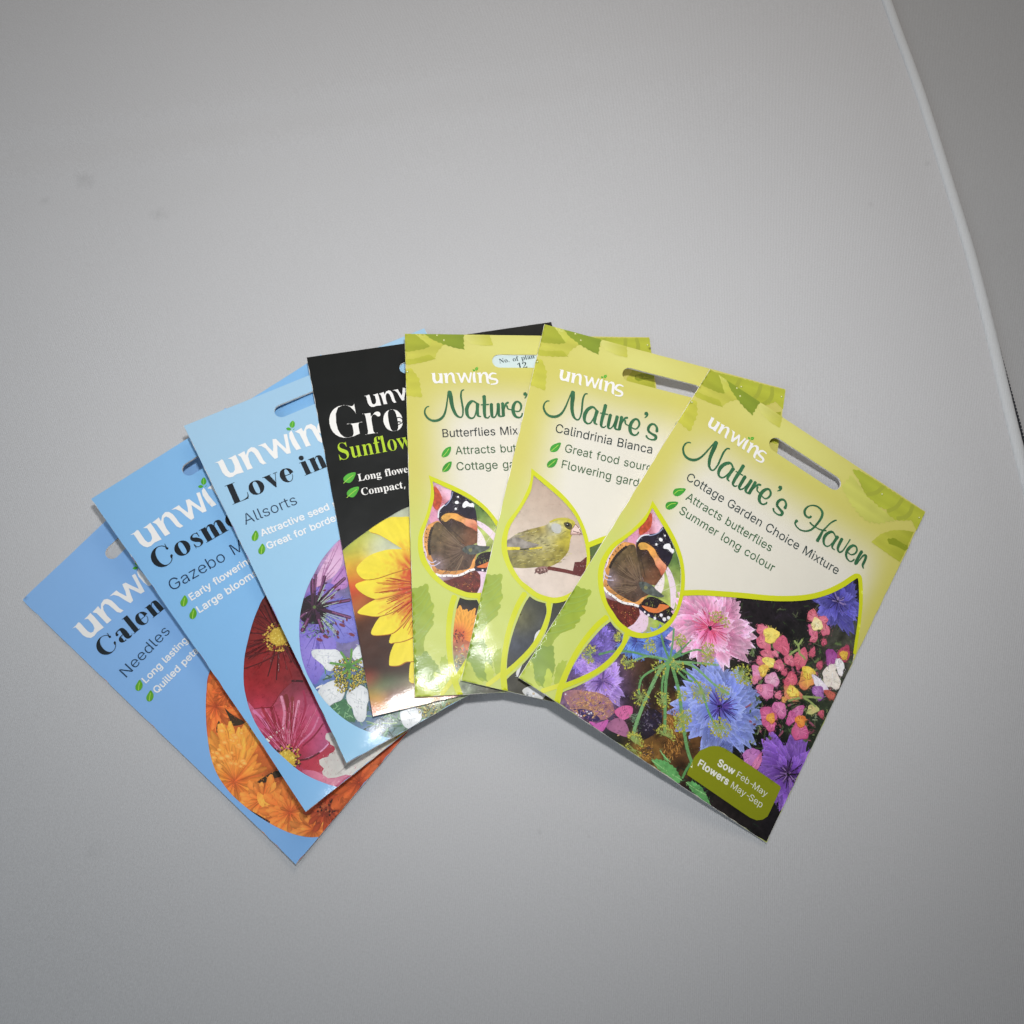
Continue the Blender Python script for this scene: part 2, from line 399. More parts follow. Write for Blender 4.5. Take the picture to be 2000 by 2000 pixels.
# ------------------------------------------------------------------ lettering
GL={'s': {'-': '227;168,122 168,94 57,94 57,122', 'A': '240;8,0 101,254 138,254 231,0 198,0 144,151 132,186 116,239 123,239 106,185 95,151 43,0;55,71 55,99 185,99 185,71', 'B': '228;30,0 30,254 121,254 145,252 164,245 180,235 190,221 197,205 199,187 198,172 193,160 178,143 157,133 157,131 170,129 182,123 192,114 201,102 207,86 209,68 207,50 200,33 189,20 172,9 151,2 123,0;62,29 122,29 148,31 165,40 175,53 178,68 176,81 171,92 163,102 153,109 140,114 124,115 62,115;62,143 119,143 144,148 154,155 162,163 166,174 168,186 165,202 156,214 141,223 120,226 62,226', 'C': '255;134,-3 103,1 75,12 52,32 35,58 24,90 20,127 24,165 35,197 52,223 75,242 103,254 134,258 170,252 186,245 201,236 214,224 224,209 232,193 236,174 204,174 195,197 179,214 158,224 134,228 111,225 92,216 75,202 62,182 54,157 52,127 54,97 63,72 75,53 92,38 112,29 134,26 158,30 179,40 195,57 204,80 236,80 232,62 224,45 214,31 201,19 187,9 170,2 153,-2', 'E': '209;30,0 30,254 186,254 186,226 62,226 62,143 178,143 178,114 62,114 62,29 188,29 188,0', 'F': '205;30,0 30,254 185,254 185,226 62,226 62,139 173,139 173,111 62,111 62,0', 'G': '260;134,-3 102,1 75,13 52,32 35,58 24,90 20,127 24,165 35,197 52,223 74,242 102,254 132,258 152,256 170,252 187,245 202,235 214,222 225,208 232,192 237,174 204,174 194,197 178,213 158,224 133,228 111,225 92,216 75,202 62,182 54,157 52,127 54,97 63,72 75,53 92,38 112,29 134,26 155,29 172,36 187,47 198,62 205,80 207,101 217,100 141,100 141,128 239,128 239,100 236,71 225,45 209,25 188,9 163,0', 'L': '196;30,0 30,254 62,254 62,29 181,29 181,0', 'M': '314;30,0 30,254 76,254 139,94 144,79 150,61 156,42 161,24 154,24 159,41 165,61 171,79 176,94 238,254 284,254 284,0 252,0 252,145 252,163 253,184 253,207 253,229 256,229 249,205 241,181 234,161 228,145 171,0 143,0 85,145 80,160 72,181 65,204 56,229 59,229 60,208 60,186 61,164 61,145 61,0', 'N': '262;30,0 30,254 68,254 172,91 181,75 194,53 207,27 202,27 200,54 200,79 199,97 199,254 232,254 232,0 193,0 101,145 89,165 74,191 54,226 60,227 61,192 62,164 62,145 62,0', 'Q': '267;123,80 156,80 185,42 192,32 234,-24 200,-24 173,13 166,23;133,-3 103,1 75,12 52,32 35,58 24,90 20,127 24,165 35,197 52,223 75,242 103,254 133,258 164,254 192,242 215,223 232,197 243,165 247,127 243,90 232,58 215,32 192,12 164,1;133,26 155,29 175,38 191,52 204,72 212,97 215,127 212,157 204,182 191,202 175,216 155,225 133,228 112,225 92,216 75,202 63,182 54,157 52,127 54,97 63,72 75,52 92,38 112,29', 'S': '223;112,-4 86,-2 64,5 46,15 32,30 23,48 19,68 52,68 55,55 62,44 71,35 83,29 112,25 128,26 143,30 155,37 165,46 171,57 173,70 171,81 166,89 148,102 122,111 92,120 64,130 43,145 30,163 26,186 29,206 37,224 51,238 69,249 90,256 114,258 137,256 158,249 175,238 189,224 197,208 200,189 169,189 163,206 151,219 134,227 112,229 97,228 84,224 73,218 64,209 59,199 58,188 60,176 65,167 85,154 106,147 132,140 156,132 179,119 197,99 202,85 204,69 201,50 193,32 180,17 162,5 139,-2', 'a': '195;80,-4 63,-3 47,2 34,11 24,22 17,37 15,54 17,69 22,80 29,90 39,97 63,105 89,110 117,113 133,117 136,121 138,127 138,128 133,148 120,161 98,165 75,161 59,150 50,137 20,146 29,161 39,173 52,182 66,188 97,192 119,190 143,180 153,172 161,160 167,145 168,126 168,0 138,0 138,26 136,26 126,12 108,1;85,23 101,24 114,29 124,37 132,47 136,57 138,69 138,95 130,91 116,88 100,86 88,84 67,79 52,70 47,62 46,52 51,36 65,26', 'b': '212;115,-4 99,-3 86,2 69,16 59,29 56,29 56,0 26,0 26,254 57,254 57,160 59,160 69,173 86,186 98,191 115,192 137,189 156,180 173,166 185,146 193,122 195,94 193,66 185,42 173,23 157,8 137,-1;110,23 126,26 140,33 150,44 158,58 163,75 164,95 163,114 158,131 150,145 140,156 126,163 110,165 94,163 81,156 70,145 62,131 58,114 56,95 58,75 63,58 70,43 81,32 94,26', 'c': '198;104,-4 79,-1 58,8 41,23 28,43 20,66 17,94 20,122 28,146 41,165 58,180 79,189 104,192 130,189 153,178 170,161 181,138 151,131 145,145 135,155 121,162 104,165 86,162 73,155 62,144 54,129 50,112 48,94 50,75 54,59 62,44 73,33 86,26 104,23 121,26 135,33 146,44 152,59 181,51 171,28 153,11 130,0', 'd': '212;98,-4 75,-1 56,8 40,23 27,42 20,66 17,94 20,122 27,146 40,166 56,180 75,189 98,192 114,191 126,186 144,173 153,160 155,160 155,254 186,254 186,0 156,0 156,29 153,29 143,16 126,2 114,-3;102,23 118,26 132,32 142,43 150,58 154,75 156,95 154,114 150,131 142,145 132,156 118,163 102,165 86,163 72,156 62,145 54,131 50,114 48,95 50,75 54,58 62,44 73,33 86,26', 'e': '202;106,-4 80,-1 58,8 41,23 28,42 20,66 17,93 20,121 28,145 40,165 58,180 78,189 103,192 133,187 147,180 160,170 170,157 179,141 184,121 186,97 186,85 37,85 37,110 169,110 155,101 153,119 149,134 141,147 131,157 118,163 103,165 87,163 73,157 62,147 54,135 50,121 48,105 48,89 50,69 55,53 64,40 76,31 90,25 106,23 127,26 143,36 153,53 182,45 177,32 168,20 156,10 141,2 125,-3', 'f': '127;114,190 114,164 3,164 3,190;40,0 40,216 42,231 48,243 57,252 68,259 94,265 111,263 121,260 114,234 107,236 97,237 85,235 77,230 72,221 71,209 71,0', 'g': '213;103,-75 84,-74 67,-70 41,-55 25,-35 51,-20 61,-33 77,-44 103,-49 124,-46 141,-38 152,-23 156,-3 156,34 153,34 143,21 126,8 114,4 97,2 76,5 56,13 40,27 28,45 20,68 17,96 20,123 27,147 40,166 56,180 76,189 98,192 114,191 127,186 144,173 154,159 157,159 157,190 186,190 186,-4 183,-27 175,-45 162,-59 145,-68 125,-73;102,30 118,32 132,38 142,47 150,61 155,77 156,96 155,115 150,132 142,146 132,156 119,163 102,165 86,163 73,156 62,145 54,131 50,115 48,96 50,78 54,61 62,48 73,38 86,32', 'h': '205;57,113 57,0 26,0 26,254 57,254 57,144 51,144 62,166 76,181 94,189 114,192 132,190 148,184 161,174 170,160 177,142 179,120 179,0 148,0 148,118 145,137 136,152 123,161 105,165 92,163 80,159 71,151 63,141 58,129', 'i': '83;26,0 26,190 57,190 57,0;42,221 34,223 27,227 22,234 21,242 22,249 27,256 34,260 42,262 50,260 57,256 62,249 63,242 62,234 57,227 50,223', 'l': '95;70,-1 50,2 37,10 29,24 26,42 26,254 57,254 57,49 60,31 65,27 73,26 80,26 85,27 90,1 81,0', 'm': '305;26,0 26,190 56,190 56,148 54,148 59,162 66,173 86,188 110,193 129,190 144,180 154,166 160,147 156,147 161,160 169,172 190,187 218,193 234,191 249,186 261,177 270,164 276,148 278,128 278,0 248,0 248,127 245,145 236,156 224,163 209,165 197,164 187,160 173,145 168,124 168,0 137,0 137,130 134,144 126,156 115,163 100,165 79,160 70,154 63,145 58,133 57,119 57,0', 'n': '205;57,113 57,0 26,0 26,190 56,190 56,144 51,144 62,166 76,181 94,189 114,192 132,190 147,184 160,174 170,160 176,142 179,120 179,0 148,0 148,118 145,137 136,152 123,161 105,165 92,163 80,159 71,151 63,141 58,129', 'o': '208;104,-4 79,-1 58,8 41,23 28,43 20,66 17,94 20,122 28,146 41,165 58,180 79,189 104,192 128,189 149,180 167,165 180,146 188,122 191,94 188,66 180,43 167,23 149,8 128,-1;104,23 121,26 135,33 146,44 154,59 158,75 160,94 158,112 154,129 146,144 135,155 121,162 104,165 86,162 73,155 62,144 54,129 50,112 48,94 50,75 54,59 62,44 73,33 86,26', 'p': '212;26,-71 26,190 56,190 56,160 59,160 69,173 86,186 98,191 115,192 137,189 156,180 173,166 185,146 193,122 195,94 193,66 185,42 173,23 157,8 137,-1 115,-4 99,-3 86,2 69,16 59,29 57,29 57,-71;110,23 126,26 140,33 150,44 158,58 163,75 164,95 163,114 158,131 150,145 140,156 126,163 110,165 94,163 81,156 70,145 62,131 58,114 56,95 58,75 63,58 70,43 81,32 94,26', 'r': '130;26,0 26,190 56,190 56,160 58,160 65,173 76,184 90,190 107,192 115,192 122,192 122,161 115,162 103,163 91,161 80,157 70,151 63,142 58,131 57,118 57,0', 's': '182;91,-4 72,-3 56,2 42,9 31,19 23,32 18,47 47,53 53,40 62,30 75,25 91,23 108,25 122,31 131,40 134,51 132,60 127,68 118,74 106,78 75,85 52,93 36,104 27,119 23,137 26,152 33,166 43,177 58,185 74,190 94,192 112,191 127,186 140,179 149,170 162,145 134,139 129,149 121,158 110,164 94,166 78,164 65,158 57,150 54,139 56,129 62,122 86,111 115,105 137,97 153,86 162,71 166,53 163,37 156,24 145,12 130,3 112,-2', 't': '114;102,190 102,164 3,164 3,190;32,236 63,236 63,49 64,38 68,31 75,26 85,25 93,26 101,27 107,1 96,-1 84,-2 62,1 46,11 36,26 32,46', 'u': '205;91,-3 73,-1 57,5 44,15 35,29 28,47 26,69 26,190 57,190 57,72 60,52 68,37 82,28 100,25 113,27 125,31 134,38 142,48 146,61 148,76 148,190 179,190 179,0 149,0 149,46 154,46 143,23 129,8 111,0', 'v': '195;81,0 9,190 42,190 83,78 93,43 103,10 92,10 101,43 112,78 152,190 186,190 113,0', 'w': '284;69,0 11,190 44,190 67,107 77,68 88,21 82,21 93,67 103,107 126,190 158,190 181,107 191,68 201,21 196,21 206,68 217,107 240,190 272,190 215,0 184,0 159,86 152,112 145,140 138,169 145,169 138,140 131,112 124,86 99,0', 'x': '189;10,0 86,109 86,86 14,190 50,190 74,153 90,127 104,103 88,103 101,127 117,153 141,190 176,190 104,84 104,107 179,0 143,0 115,43 100,68 86,91 102,91 89,68 74,43 46,0', 'y': '195;24,-69 31,-43 36,-44 52,-44 65,-37 75,-18 81,-1 9,190 42,190 83,78 93,43 103,10 92,10 101,43 112,78 153,190 186,190 102,-29 88,-54 70,-68 46,-73 32,-72', 'z': '190;21,0 21,23 127,160 127,161 24,161 24,190 166,190 166,165 63,30 63,28 169,28 169,0'}, 'b': {',': '90;14,-43 23,-1 31,39 62,39 64,35 52,-4 36,-43', '.': '90;45,-5 30,1 26,8 24,18 26,29 30,36 45,41 60,36 64,29 66,18 64,8 60,1', '1': '188;33,0 33,18 60,18 68,19 73,22 77,40 77,208 54,183 44,175 34,173 26,175 20,180 16,188 14,198 37,206 66,224 89,241 127,241 127,40 130,24 135,19 144,18 171,18 171,0', '2': '188;12,0 12,35 61,85 93,123 109,153 113,186 111,202 106,214 98,220 87,223 72,219 63,208 58,190 56,165 39,166 25,172 16,182 13,198 15,209 21,220 32,230 46,237 64,242 87,243 120,239 144,228 159,211 164,187 160,165 146,140 119,110 77,69 44,37 122,37 132,38 140,43 146,50 150,60 152,71 172,71 171,0', 'C': '234;128,-5 97,-2 69,10 45,28 28,52 17,81 13,114 17,147 28,175 46,199 69,217 98,229 130,233 155,230 184,220 194,218 204,221 210,233 218,233 218,154 210,154 196,182 178,203 157,217 133,222 99,210 79,173 72,113 79,57 102,23 139,12 159,14 179,22 198,35 214,53 224,44 198,17 166,0', 'G': '254;134,-5 100,-1 71,10 47,28 29,51 18,81 14,115 18,147 29,176 46,200 70,218 97,229 129,233 156,230 185,220 194,218 203,221 210,233 219,233 219,154 210,154 202,173 191,189 179,203 165,213 149,219 134,222 100,210 80,174 73,114 77,67 90,34 110,13 138,6 154,8 164,14 169,23 171,36 171,64 170,77 165,85 154,89 138,91 138,99 250,99 250,91 236,89 228,85 224,77 223,64 223,14 179,0', 'L': '213;8,0 8,9 22,11 31,16 36,25 37,40 37,189 36,204 31,212 22,217 8,219 8,228 125,228 125,219 104,217 98,214 94,208 91,189 91,41 93,24 100,16 117,14 139,15 157,20 172,28 185,40 195,56 204,77 214,77 201,0', 'N': '247;201,-5 53,175 53,39 55,24 59,15 68,11 83,9 83,0 9,0 9,9 27,12 36,21 38,39 38,194 18,217 9,219 9,228 78,228 195,84 195,189 193,207 184,216 166,219 166,228 240,228 240,219 225,217 217,212 212,203 211,188 211,-5', 'S': '195;21,-5 21,79 31,79 41,47 56,25 75,12 98,7 115,10 128,18 137,30 139,45 133,65 112,80 81,95 56,110 38,126 28,144 25,166 27,185 34,201 44,215 58,225 74,231 92,233 115,231 141,224 146,223 150,222 157,225 160,233 170,233 170,160 161,160 155,177 147,192 136,205 124,214 111,220 97,222 82,220 70,213 62,203 60,190 62,178 69,168 94,151 127,136 159,117 169,106 175,94 180,66 177,46 169,29 157,15 140,4 120,-3 96,-5 79,-4 63,0 49,5 42,6 35,4 31,-5', 'a': '172;127,-5 108,1 100,17 76,1 48,-4 32,-2 20,6 13,17 10,32 15,52 32,68 59,82 99,95 99,121 98,133 93,141 85,146 74,148 58,145 52,137 57,128 61,116 60,107 55,101 48,97 39,95 29,97 22,102 18,109 16,118 19,129 25,139 34,147 47,154 63,158 81,159 112,156 132,146 143,129 146,105 146,31 147,20 152,17 160,21 165,14 147,0;76,17 87,20 99,32 99,85 77,76 64,61 59,42 63,23', 'c': '147;78,-5 60,-2 43,5 29,18 19,34 12,53 10,75 12,98 20,118 32,135 48,148 67,157 87,160 109,157 125,149 135,137 139,123 137,114 133,108 127,103 118,102 103,108 98,125 98,131 99,136 95,145 85,148 69,142 59,124 56,94 59,61 69,38 83,24 102,19 119,23 136,36 142,30 114,4', 'e': '150;77,-5 59,-2 42,5 29,18 18,34 12,55 10,79 12,101 19,120 30,136 43,149 60,157 79,159 104,154 124,140 137,117 141,87 141,83 58,83 63,49 77,28 100,21 118,27 135,43 142,36 114,5;58,96 101,96 101,107 97,139 90,146 81,148 64,137 58,102', 'f': '107;7,0 7,8 20,11 25,17 26,37 26,138 8,138 8,155 26,155 26,177 30,200 42,218 62,229 87,232 106,230 120,223 129,212 132,200 130,190 126,183 120,179 112,178 98,183 94,188 92,195 96,210 98,213 99,216 97,220 90,222 81,220 77,215 74,195 74,155 102,155 102,138 74,138 74,33 75,20 79,13 87,9 100,8 100,0', 'g': '164;73,-70 44,-68 24,-61 11,-50 7,-37 14,-23 34,-13 17,0 12,15 14,27 21,37 33,46 51,55 21,75 11,106 13,121 20,134 30,144 44,152 60,157 79,159 98,157 117,152 158,152 158,134 134,134 143,119 146,102 144,88 138,76 129,65 117,58 102,53 86,51 78,52 71,52 56,47 52,42 50,36 55,27 71,25 88,25 129,20 143,15 151,6 156,-5 158,-18 152,-40 136,-56 110,-67;79,62 89,65 95,73 99,86 100,105 99,125 95,138 89,146 79,148 69,146 62,138 58,125 57,105 58,86 62,73 69,65;80,-58 109,-55 126,-47 132,-33 130,-25 125,-21 102,-17 48,-17 40,-26 37,-36 39,-45 47,-52 61,-56', 'i': '99;50,181 41,183 32,188 27,196 25,206 27,216 32,224 41,230 50,232 60,230 68,224 74,216 76,206 74,196 68,188 60,183;9,0 9,8 23,13 26,28 26,126 23,142 10,147 10,155 74,155 74,28 77,13 90,8 90,0', 'l': '100;9,0 9,8 23,13 26,28 26,199 24,215 19,218 10,220 10,228 74,228 74,28 77,13 90,8 90,0', 'm': '277;9,0 9,8 22,13 26,28 26,127 23,142 18,146 9,147 9,155 73,155 73,132 94,152 119,159 146,152 160,131 182,152 209,159 233,153 247,135 252,106 252,28 255,13 260,9 268,8 268,0 189,0 189,8 197,9 201,13 205,28 205,108 202,129 197,134 189,136 175,131 162,119 162,28 165,13 170,9 178,8 178,0 100,0 100,8 108,9 112,13 116,28 116,108 113,129 108,134 100,136 85,131 73,118 73,28 76,13 81,10 89,8 89,0', 'n': '190;9,0 9,8 22,13 26,28 26,127 23,142 18,146 9,147 9,155 74,155 74,134 95,153 122,159 146,153 160,135 165,106 165,28 169,13 174,9 182,8 182,0 101,0 101,8 103,8 114,13 118,28 118,108 115,129 110,134 101,136 87,131 74,118 74,28 77,13 82,9 90,8 90,0', 'o': '168;84,-5 63,-2 45,6 30,18 19,35 12,55 9,77 12,99 19,119 30,136 45,149 63,157 84,159 105,157 123,149 138,136 149,120 156,100 158,77 156,54 149,34 138,18 123,5 105,-2;84,6 96,9 104,19 109,41 110,77 108,114 104,135 96,146 84,149 72,146 64,135 60,114 58,77 60,41 64,19 72,9', 'p': '186;9,-70 9,-62 20,-59 25,-50 26,-32 26,122 23,142 10,147 10,155 72,155 72,131 90,152 115,160 132,157 146,149 158,137 167,121 173,102 175,80 173,57 167,36 158,19 146,6 131,-2 113,-5 91,0 74,16 74,-29 76,-49 83,-59 99,-61 99,-70;98,14 111,18 120,30 125,50 126,77 125,104 121,124 113,135 99,139 85,134 74,118 74,34 84,19', 'r': '144;9,0 9,8 23,13 26,28 26,126 23,143 10,147 10,155 73,155 73,126 82,140 94,151 105,157 117,159 129,157 138,152 143,144 145,133 143,124 139,117 132,113 124,111 111,115 103,125 94,130 87,128 81,121 76,110 75,96 75,28 76,18 79,13 99,8 99,0', 's': '144;76,-5 61,-3 43,3 37,4 30,2 26,-4 18,-4 18,53 27,53 33,34 43,19 56,10 70,7 81,9 89,13 94,20 96,29 92,42 78,52 53,65 38,74 27,85 21,97 18,110 22,130 32,145 49,156 71,160 83,158 99,154 103,153 106,152 111,154 115,160 122,160 122,111 114,111 107,127 98,139 87,146 75,148 65,147 58,143 54,137 52,130 58,116 73,106 96,95 111,86 121,76 127,63 129,47 125,26 114,9 97,-2', 't': '114;62,-5 44,-2 33,5 26,18 24,36 24,139 10,139 10,150 44,185 64,212 72,212 72,155 104,155 104,139 72,139 72,41 75,25 78,21 84,20 95,24 103,37 111,33 91,5', 'u': '187;65,-5 46,-2 33,9 25,25 23,48 23,124 20,141 15,145 6,147 6,155 71,155 71,37 75,23 81,19 88,18 103,22 114,33 114,124 110,142 105,146 95,147 95,155 162,155 162,35 166,19 180,15 180,6 150,4 114,-5 114,20 105,10 93,2 80,-3', 'w': '217;61,-5 8,132 3,142 -5,147 -5,155 69,155 69,147 60,145 57,138 58,133 60,126 83,63 105,118 100,133 95,144 84,147 84,155 162,155 162,147 151,144 148,138 148,134 149,131 168,71 191,128 193,138 190,144 178,147 178,155 223,155 223,147 212,142 206,129 152,-5 144,-5 111,98 70,-5'}}

_tri = {}
def glyph(font, ch, bold=0.0):
    k = (font, ch, bold)
    if k not in _tri:
        g = GL[font][ch].split(';'); cs = []
        for c in g[1:]:
            p = np.array([[float(q) for q in a.split(',')] for a in c.split()])
            if bold:
                t = np.roll(p, -1, 0)-np.roll(p, 1, 0); t /= np.linalg.norm(t, axis=1)[:, None]+1e-9
                p = p+np.c_[-t[:, 1], t[:, 0]]*bold
            cs.append(p)
        V, T = fill(cs, 4000, 1e-3)
        adv = float(g[0]) if ch != '-' else 165.0
        _tri[k] = (V, T, adv)
    return _tri[k]

def text(art, s, p0, p1, font='s', ref=None, bold=0.0, vs=1.0, c=(40, 60, 50), track=0.0, dy=0.0, space=135.0):
    """p0, p1: packet-local ends of the reference words along the baseline"""
    def width(q): return sum(space if ch == ' ' else glyph(font, ch, bold)[2]+track for ch in q)
    p0 = np.array(p0[:2]); p1 = np.array(p1[:2]); d = p1-p0; k = np.linalg.norm(d)/width(ref or s); t = d/np.linalg.norm(d); nn = np.array([-t[1], t[0]])
    x = 0; Vs, Ts = [], []; b = 0
    for ch in s:
        if ch == ' ': x += space; continue
        V, T, adv = glyph(font, ch, bold)
        Q = p0+np.outer((V[:, 0]+x)*k, t)+np.outer((V[:, 1]+dy)*k*vs, nn)
        Vs.append(Q); Ts.append(T+b); b += len(V); x += adv+track
    V = np.vstack(Vs); T = np.vstack(Ts)
    keep = (V[T][:, :, 0].max(1) < art.P.W-.1)
    art.add(V, T[keep], lin(c))

# heavy "fat face" letters drawn from pen strokes; x-height 1
def _ell(cx, cy, rx, ry, a0, a1, wd, n=22):
    out = []
    for i in range(n+1):
        a = R(a0+(a1-a0)*i/n); out.append((cx+rx*math.cos(a), cy+ry*math.sin(a), wd(a)))
    return stroke(out, None, 1, False)
_hv = lambda t, h: (lambda a: h+(t-h)*abs(math.cos(a))**1.6)
def _box(x0, y0, x1, y1): return ccw(np.array([(x0, y0), (x1, y0), (x1, y1), (x0, y1)]))
def _serif(x0, x1, y): return _box(x0, y, x1, y+0.035)
def fat(ch):
    T, h = 0.34, 0.045
    if ch == 'o': return 1.12, [_ell(.53, .5, .33, .48, 0, 362, _hv(T, h))]
    if ch == 'e': return 1.0, [_ell(.5, .5, .31, .48, -42, -5, lambda a: .035), _ell(.5, .5, .31, .48, 4, 90, _hv(.26, h)), _ell(.5, .5, .31, .48, 88, 318, lambda a: h+(T-h)*max(0, -math.cos(a+.15))**1.2), _box(.25, .49, .76, .535)]
    if ch in 'nmu':
        cs = [_box(.1, 0, .1+T, 1.0), _serif(0, .1+T+.1, 0), _serif(0, .2, .965)]; x = .1
        for k in range(1 if ch == 'n' else 2):
            cs.append(stroke([(x+T-.03, .72, .04), (x+T+.06, .9, .06), (x+T+.2, .975, .09), (x+T+.33, .88, .26), (x+T+.36, .7, T-.02), (x+T+.36, .4, T), (x+T+.36, .0, T)], None, 6, False))
            x += T+.19; cs.append(_serif(x-.08, x+T+.1, 0))
        return x+T+.12, cs
    if ch == 'i': return .58, [_box(.1, 0, .1+T, 1.0), _serif(0, .54, 0), _serif(0, .2, .965), _ell(.27, 1.28, .085, .085, 0, 362, lambda a: .17)]
    if ch == 'l': return .58, [_box(.1, 0, .1+T, 1.45), _serif(0, .54, 0), _serif(0, .2, 1.415)]
    if ch == 'v': return 1.0, [ccw(np.array([(.06, 1), (.46, 1), (.66, .35), (.58, .0), (.52, .0)])), stroke([(.57, .05, .04), (.86, .97, .04)], None, 1, False), _serif(-.02, .56, .965), _serif(.72, 1.0, .965)]
    if ch == 's': return .78, [stroke([(.62, .68, .03), (.6, .88, .05), (.4, .965, .05), (.2, .86, .14), (.19, .7, .22), (.38, .53, .30), (.57, .34, .22), (.58, .16, .16), (.4, .035, .05), (.2, .08, .04), (.11, .34, .03)], None, 6), _box(.6, .62, .64, .98), _box(.09, .02, .13, .36)]
    if ch == 'a': return 1.02, [stroke([(.16, .72, .2), (.2, .9, .12), (.42, .965, .07), (.6, .86, .26), (.64, .6, T), (.64, .2, T), (.72, .04, .2), (.9, .03, .04), (.98, .12, .03)], None, 6), _ell(.33, .26, .17, .235, 60, 300, lambda a: h+(.28-h)*abs(math.cos(a))**1.6), stroke([(.4, .5, .04), (.55, .56, .05)], None, 1)]
    if ch == 'L': return 1.25, [_box(.14, 0, .14+.38, 1.42), _serif(0, .66, 1.385), _serif(0, 1.1, 0), stroke([(.75, .02, .04), (1.0, .06, .1), (1.12, .2, .06), (1.16, .44, .03)], None, 6, False)]
    if ch == 'C': return 1.42, [_ell(.72, .7, .55, .7, 38, 322, lambda a: h+(.36-h)*max(0, -math.cos(a))**1.3), stroke([(1.12, 1.12, .05), (1.18, .98, .16), (1.22, .92, .02)], None, 4, False), _box(1.16, .92, 1.2, 1.36), stroke([(1.1, .26, .05), (1.18, .42, .16), (1.24, .5, .02)], None, 4, False)]
def fat_text(art, s, p0, p1, ref=None, vs=1.0, c=(28, 34, 40)):
    def wd(q): return sum(.5 if ch == ' ' else fat(ch)[0]+.03 for ch in q)
    p0 = np.array(p0[:2]); p1 = np.array(p1[:2]); d = p1-p0; k = np.linalg.norm(d)/wd(ref or s); t = d/np.linalg.norm(d); nn = np.array([-t[1], t[0]]); x = 0
    cs = []
    for ch in s:
        if ch == ' ': x += .5; continue
        a, g = fat(ch)
        V, T = fill([ccw(p0+np.outer((q[:, 0]+x)*k, t)+np.outer(q[:, 1]*k*vs, nn)) for q in g], 2.5)
        V, T = V, T[(V[T][:, :, 0].max(1) < art.P.W-.1)]
        art.add(V, T, lin(c)); x += a+.03

# ------------------------------------------------------------------ the seven packets, bottom of the fan first
HG, HB = 153.905, 150.741
P1 = Packet((-189.036, 46.721, 0.573), 56.0561, -0.3064, -0.1022, HB, 0.5, 0, 1)
P2 = Packet((-167.988, 88.061, 10.760), 44.7672, 1.6802, 2.3501, HB, 4.0, 0.7, 2)
P3 = Packet((-136.764, 121.622, 15.660), 35.3889, 1.4073, 5.8985, HB, 2.4, 1, 3)
P4 = Packet((-94.507, 160.719, 11.228), 19.5069, -0.2627, 5.4769, HG, 1.0, 1, 4)
P5 = Packet((-54.237, 175.922, 13.362), 9.5606, 0.3447, 6.0765, HG, -0.4, 0.9, 5)
P6 = Packet((5.346, 184.837, 18.264), -6.3968, 1.9255, 6.4405, HG, -1.5, 0.6, 6)
P7 = Packet((77.746, 172.712, 16.235), -26.5615, -0.1435, 8.0986, HG, -2.0, 0.5, 7)

# fixed patches of the photograph used to measure the prints: (x, y, scale) -> packet-local millimetres
A7 = P7.region(1280, 700, .28468); C7 = P7.region(1000, 960, .20704); B7 = P7.region(1280, 1120, .27954)
D7 = P7.region(1000, 1240, .20704); N7 = P7.region(1320, 790, .12422); H7 = P7.region(1520, 960, .10352)
def mmpp(P, px, py):
    a = np.array(P.loc(px, py)); b = np.array(P.loc(px+10, py)); return np.linalg.norm(b-a)/10

# hanging slots -----------------------------------------------------
SL = A7([(830, 592), (1225, 853)]); SLR = 3.15
SV = np.array(SL[1])-np.array(SL[0])
def slot_at(P, px, py, r=2.9): c = np.array(P.loc(px, py)); return slot_contour(c, c+SV, r)

# the maker's word mark, measured on the third packet ----------------
L3 = P3.region(400, 780, .13458)
LOGO = [
 [(135,915),(200,890),(240,862),(262,872),(300,955),(330,1020),(365,1055),(405,1050),(432,1010),(425,950),(385,862),(330,850),(390,825),(440,795),(480,870),(530,985),(560,1045),(480,1066),(450,1075),(400,1110),(345,1122),(290,1095),(250,1050),(205,950),(185,912)],
 [(470,797),(520,770),(570,742),(592,800),(620,725),(670,685),(720,690),(770,730),(810,800),(845,870),(890,915),(840,932),(795,905),(750,830),(710,770),(670,745),(635,765),(625,820),(650,910),(692,985),(615,1012),(580,940),(520,825)],
 [(760,668),(815,645),(875,622),(905,665),(985,745),(990,680),(978,570),(1030,565),(1100,635),(1178,705),(1165,620),(1140,500),(1190,493),(1215,620),(1245,765),(1185,778),(1110,705),(1048,650),(1050,750),(1057,830),(1010,852),(950,790),(880,705),(820,668)],
 [(1252,442),(1275,480),(1310,560),(1350,630),(1395,700),(1325,722),(1270,645),(1225,545),(1222,480)],
 [(1305,460),(1355,432),(1400,405),(1428,455),(1470,370),(1540,345),(1600,380),(1645,455),(1690,545),(1745,600),(1690,615),(1640,585),(1590,500),(1550,430),(1510,410),(1470,430),(1470,510),(1500,590),(1535,652),(1465,674),(1430,600),(1370,485)]]
LOGO = [L3(c) for c in LOGO]
LOGO_S = stroke(N7([(1425,775,22),(1380,735,30),(1330,735,36),(1300,770,38),(1330,810,40),(1370,850,40),(1370,890,34),(1330,900,28),(1260,865,22)])*np.array([1, 1, .12422*.215]), None, 6)
LEAFS = [L3(c) for c in ([(1258,404),(1228,372),(1240,330),(1278,302),(1304,340),(1297,385)], [(1178,415),(1215,398),(1252,422),(1215,442)], [(1278,428),(1302,415),(1286,434)])]
_a = np.array(P3.loc(400+.13458*135, 780+.13458*915)); _b = np.array(P3.loc(400+.13458*1395, 780+.13458*700))
_a7 = N7([(540, 183)])[0]; _b7 = N7([(1075, 715)])[0]
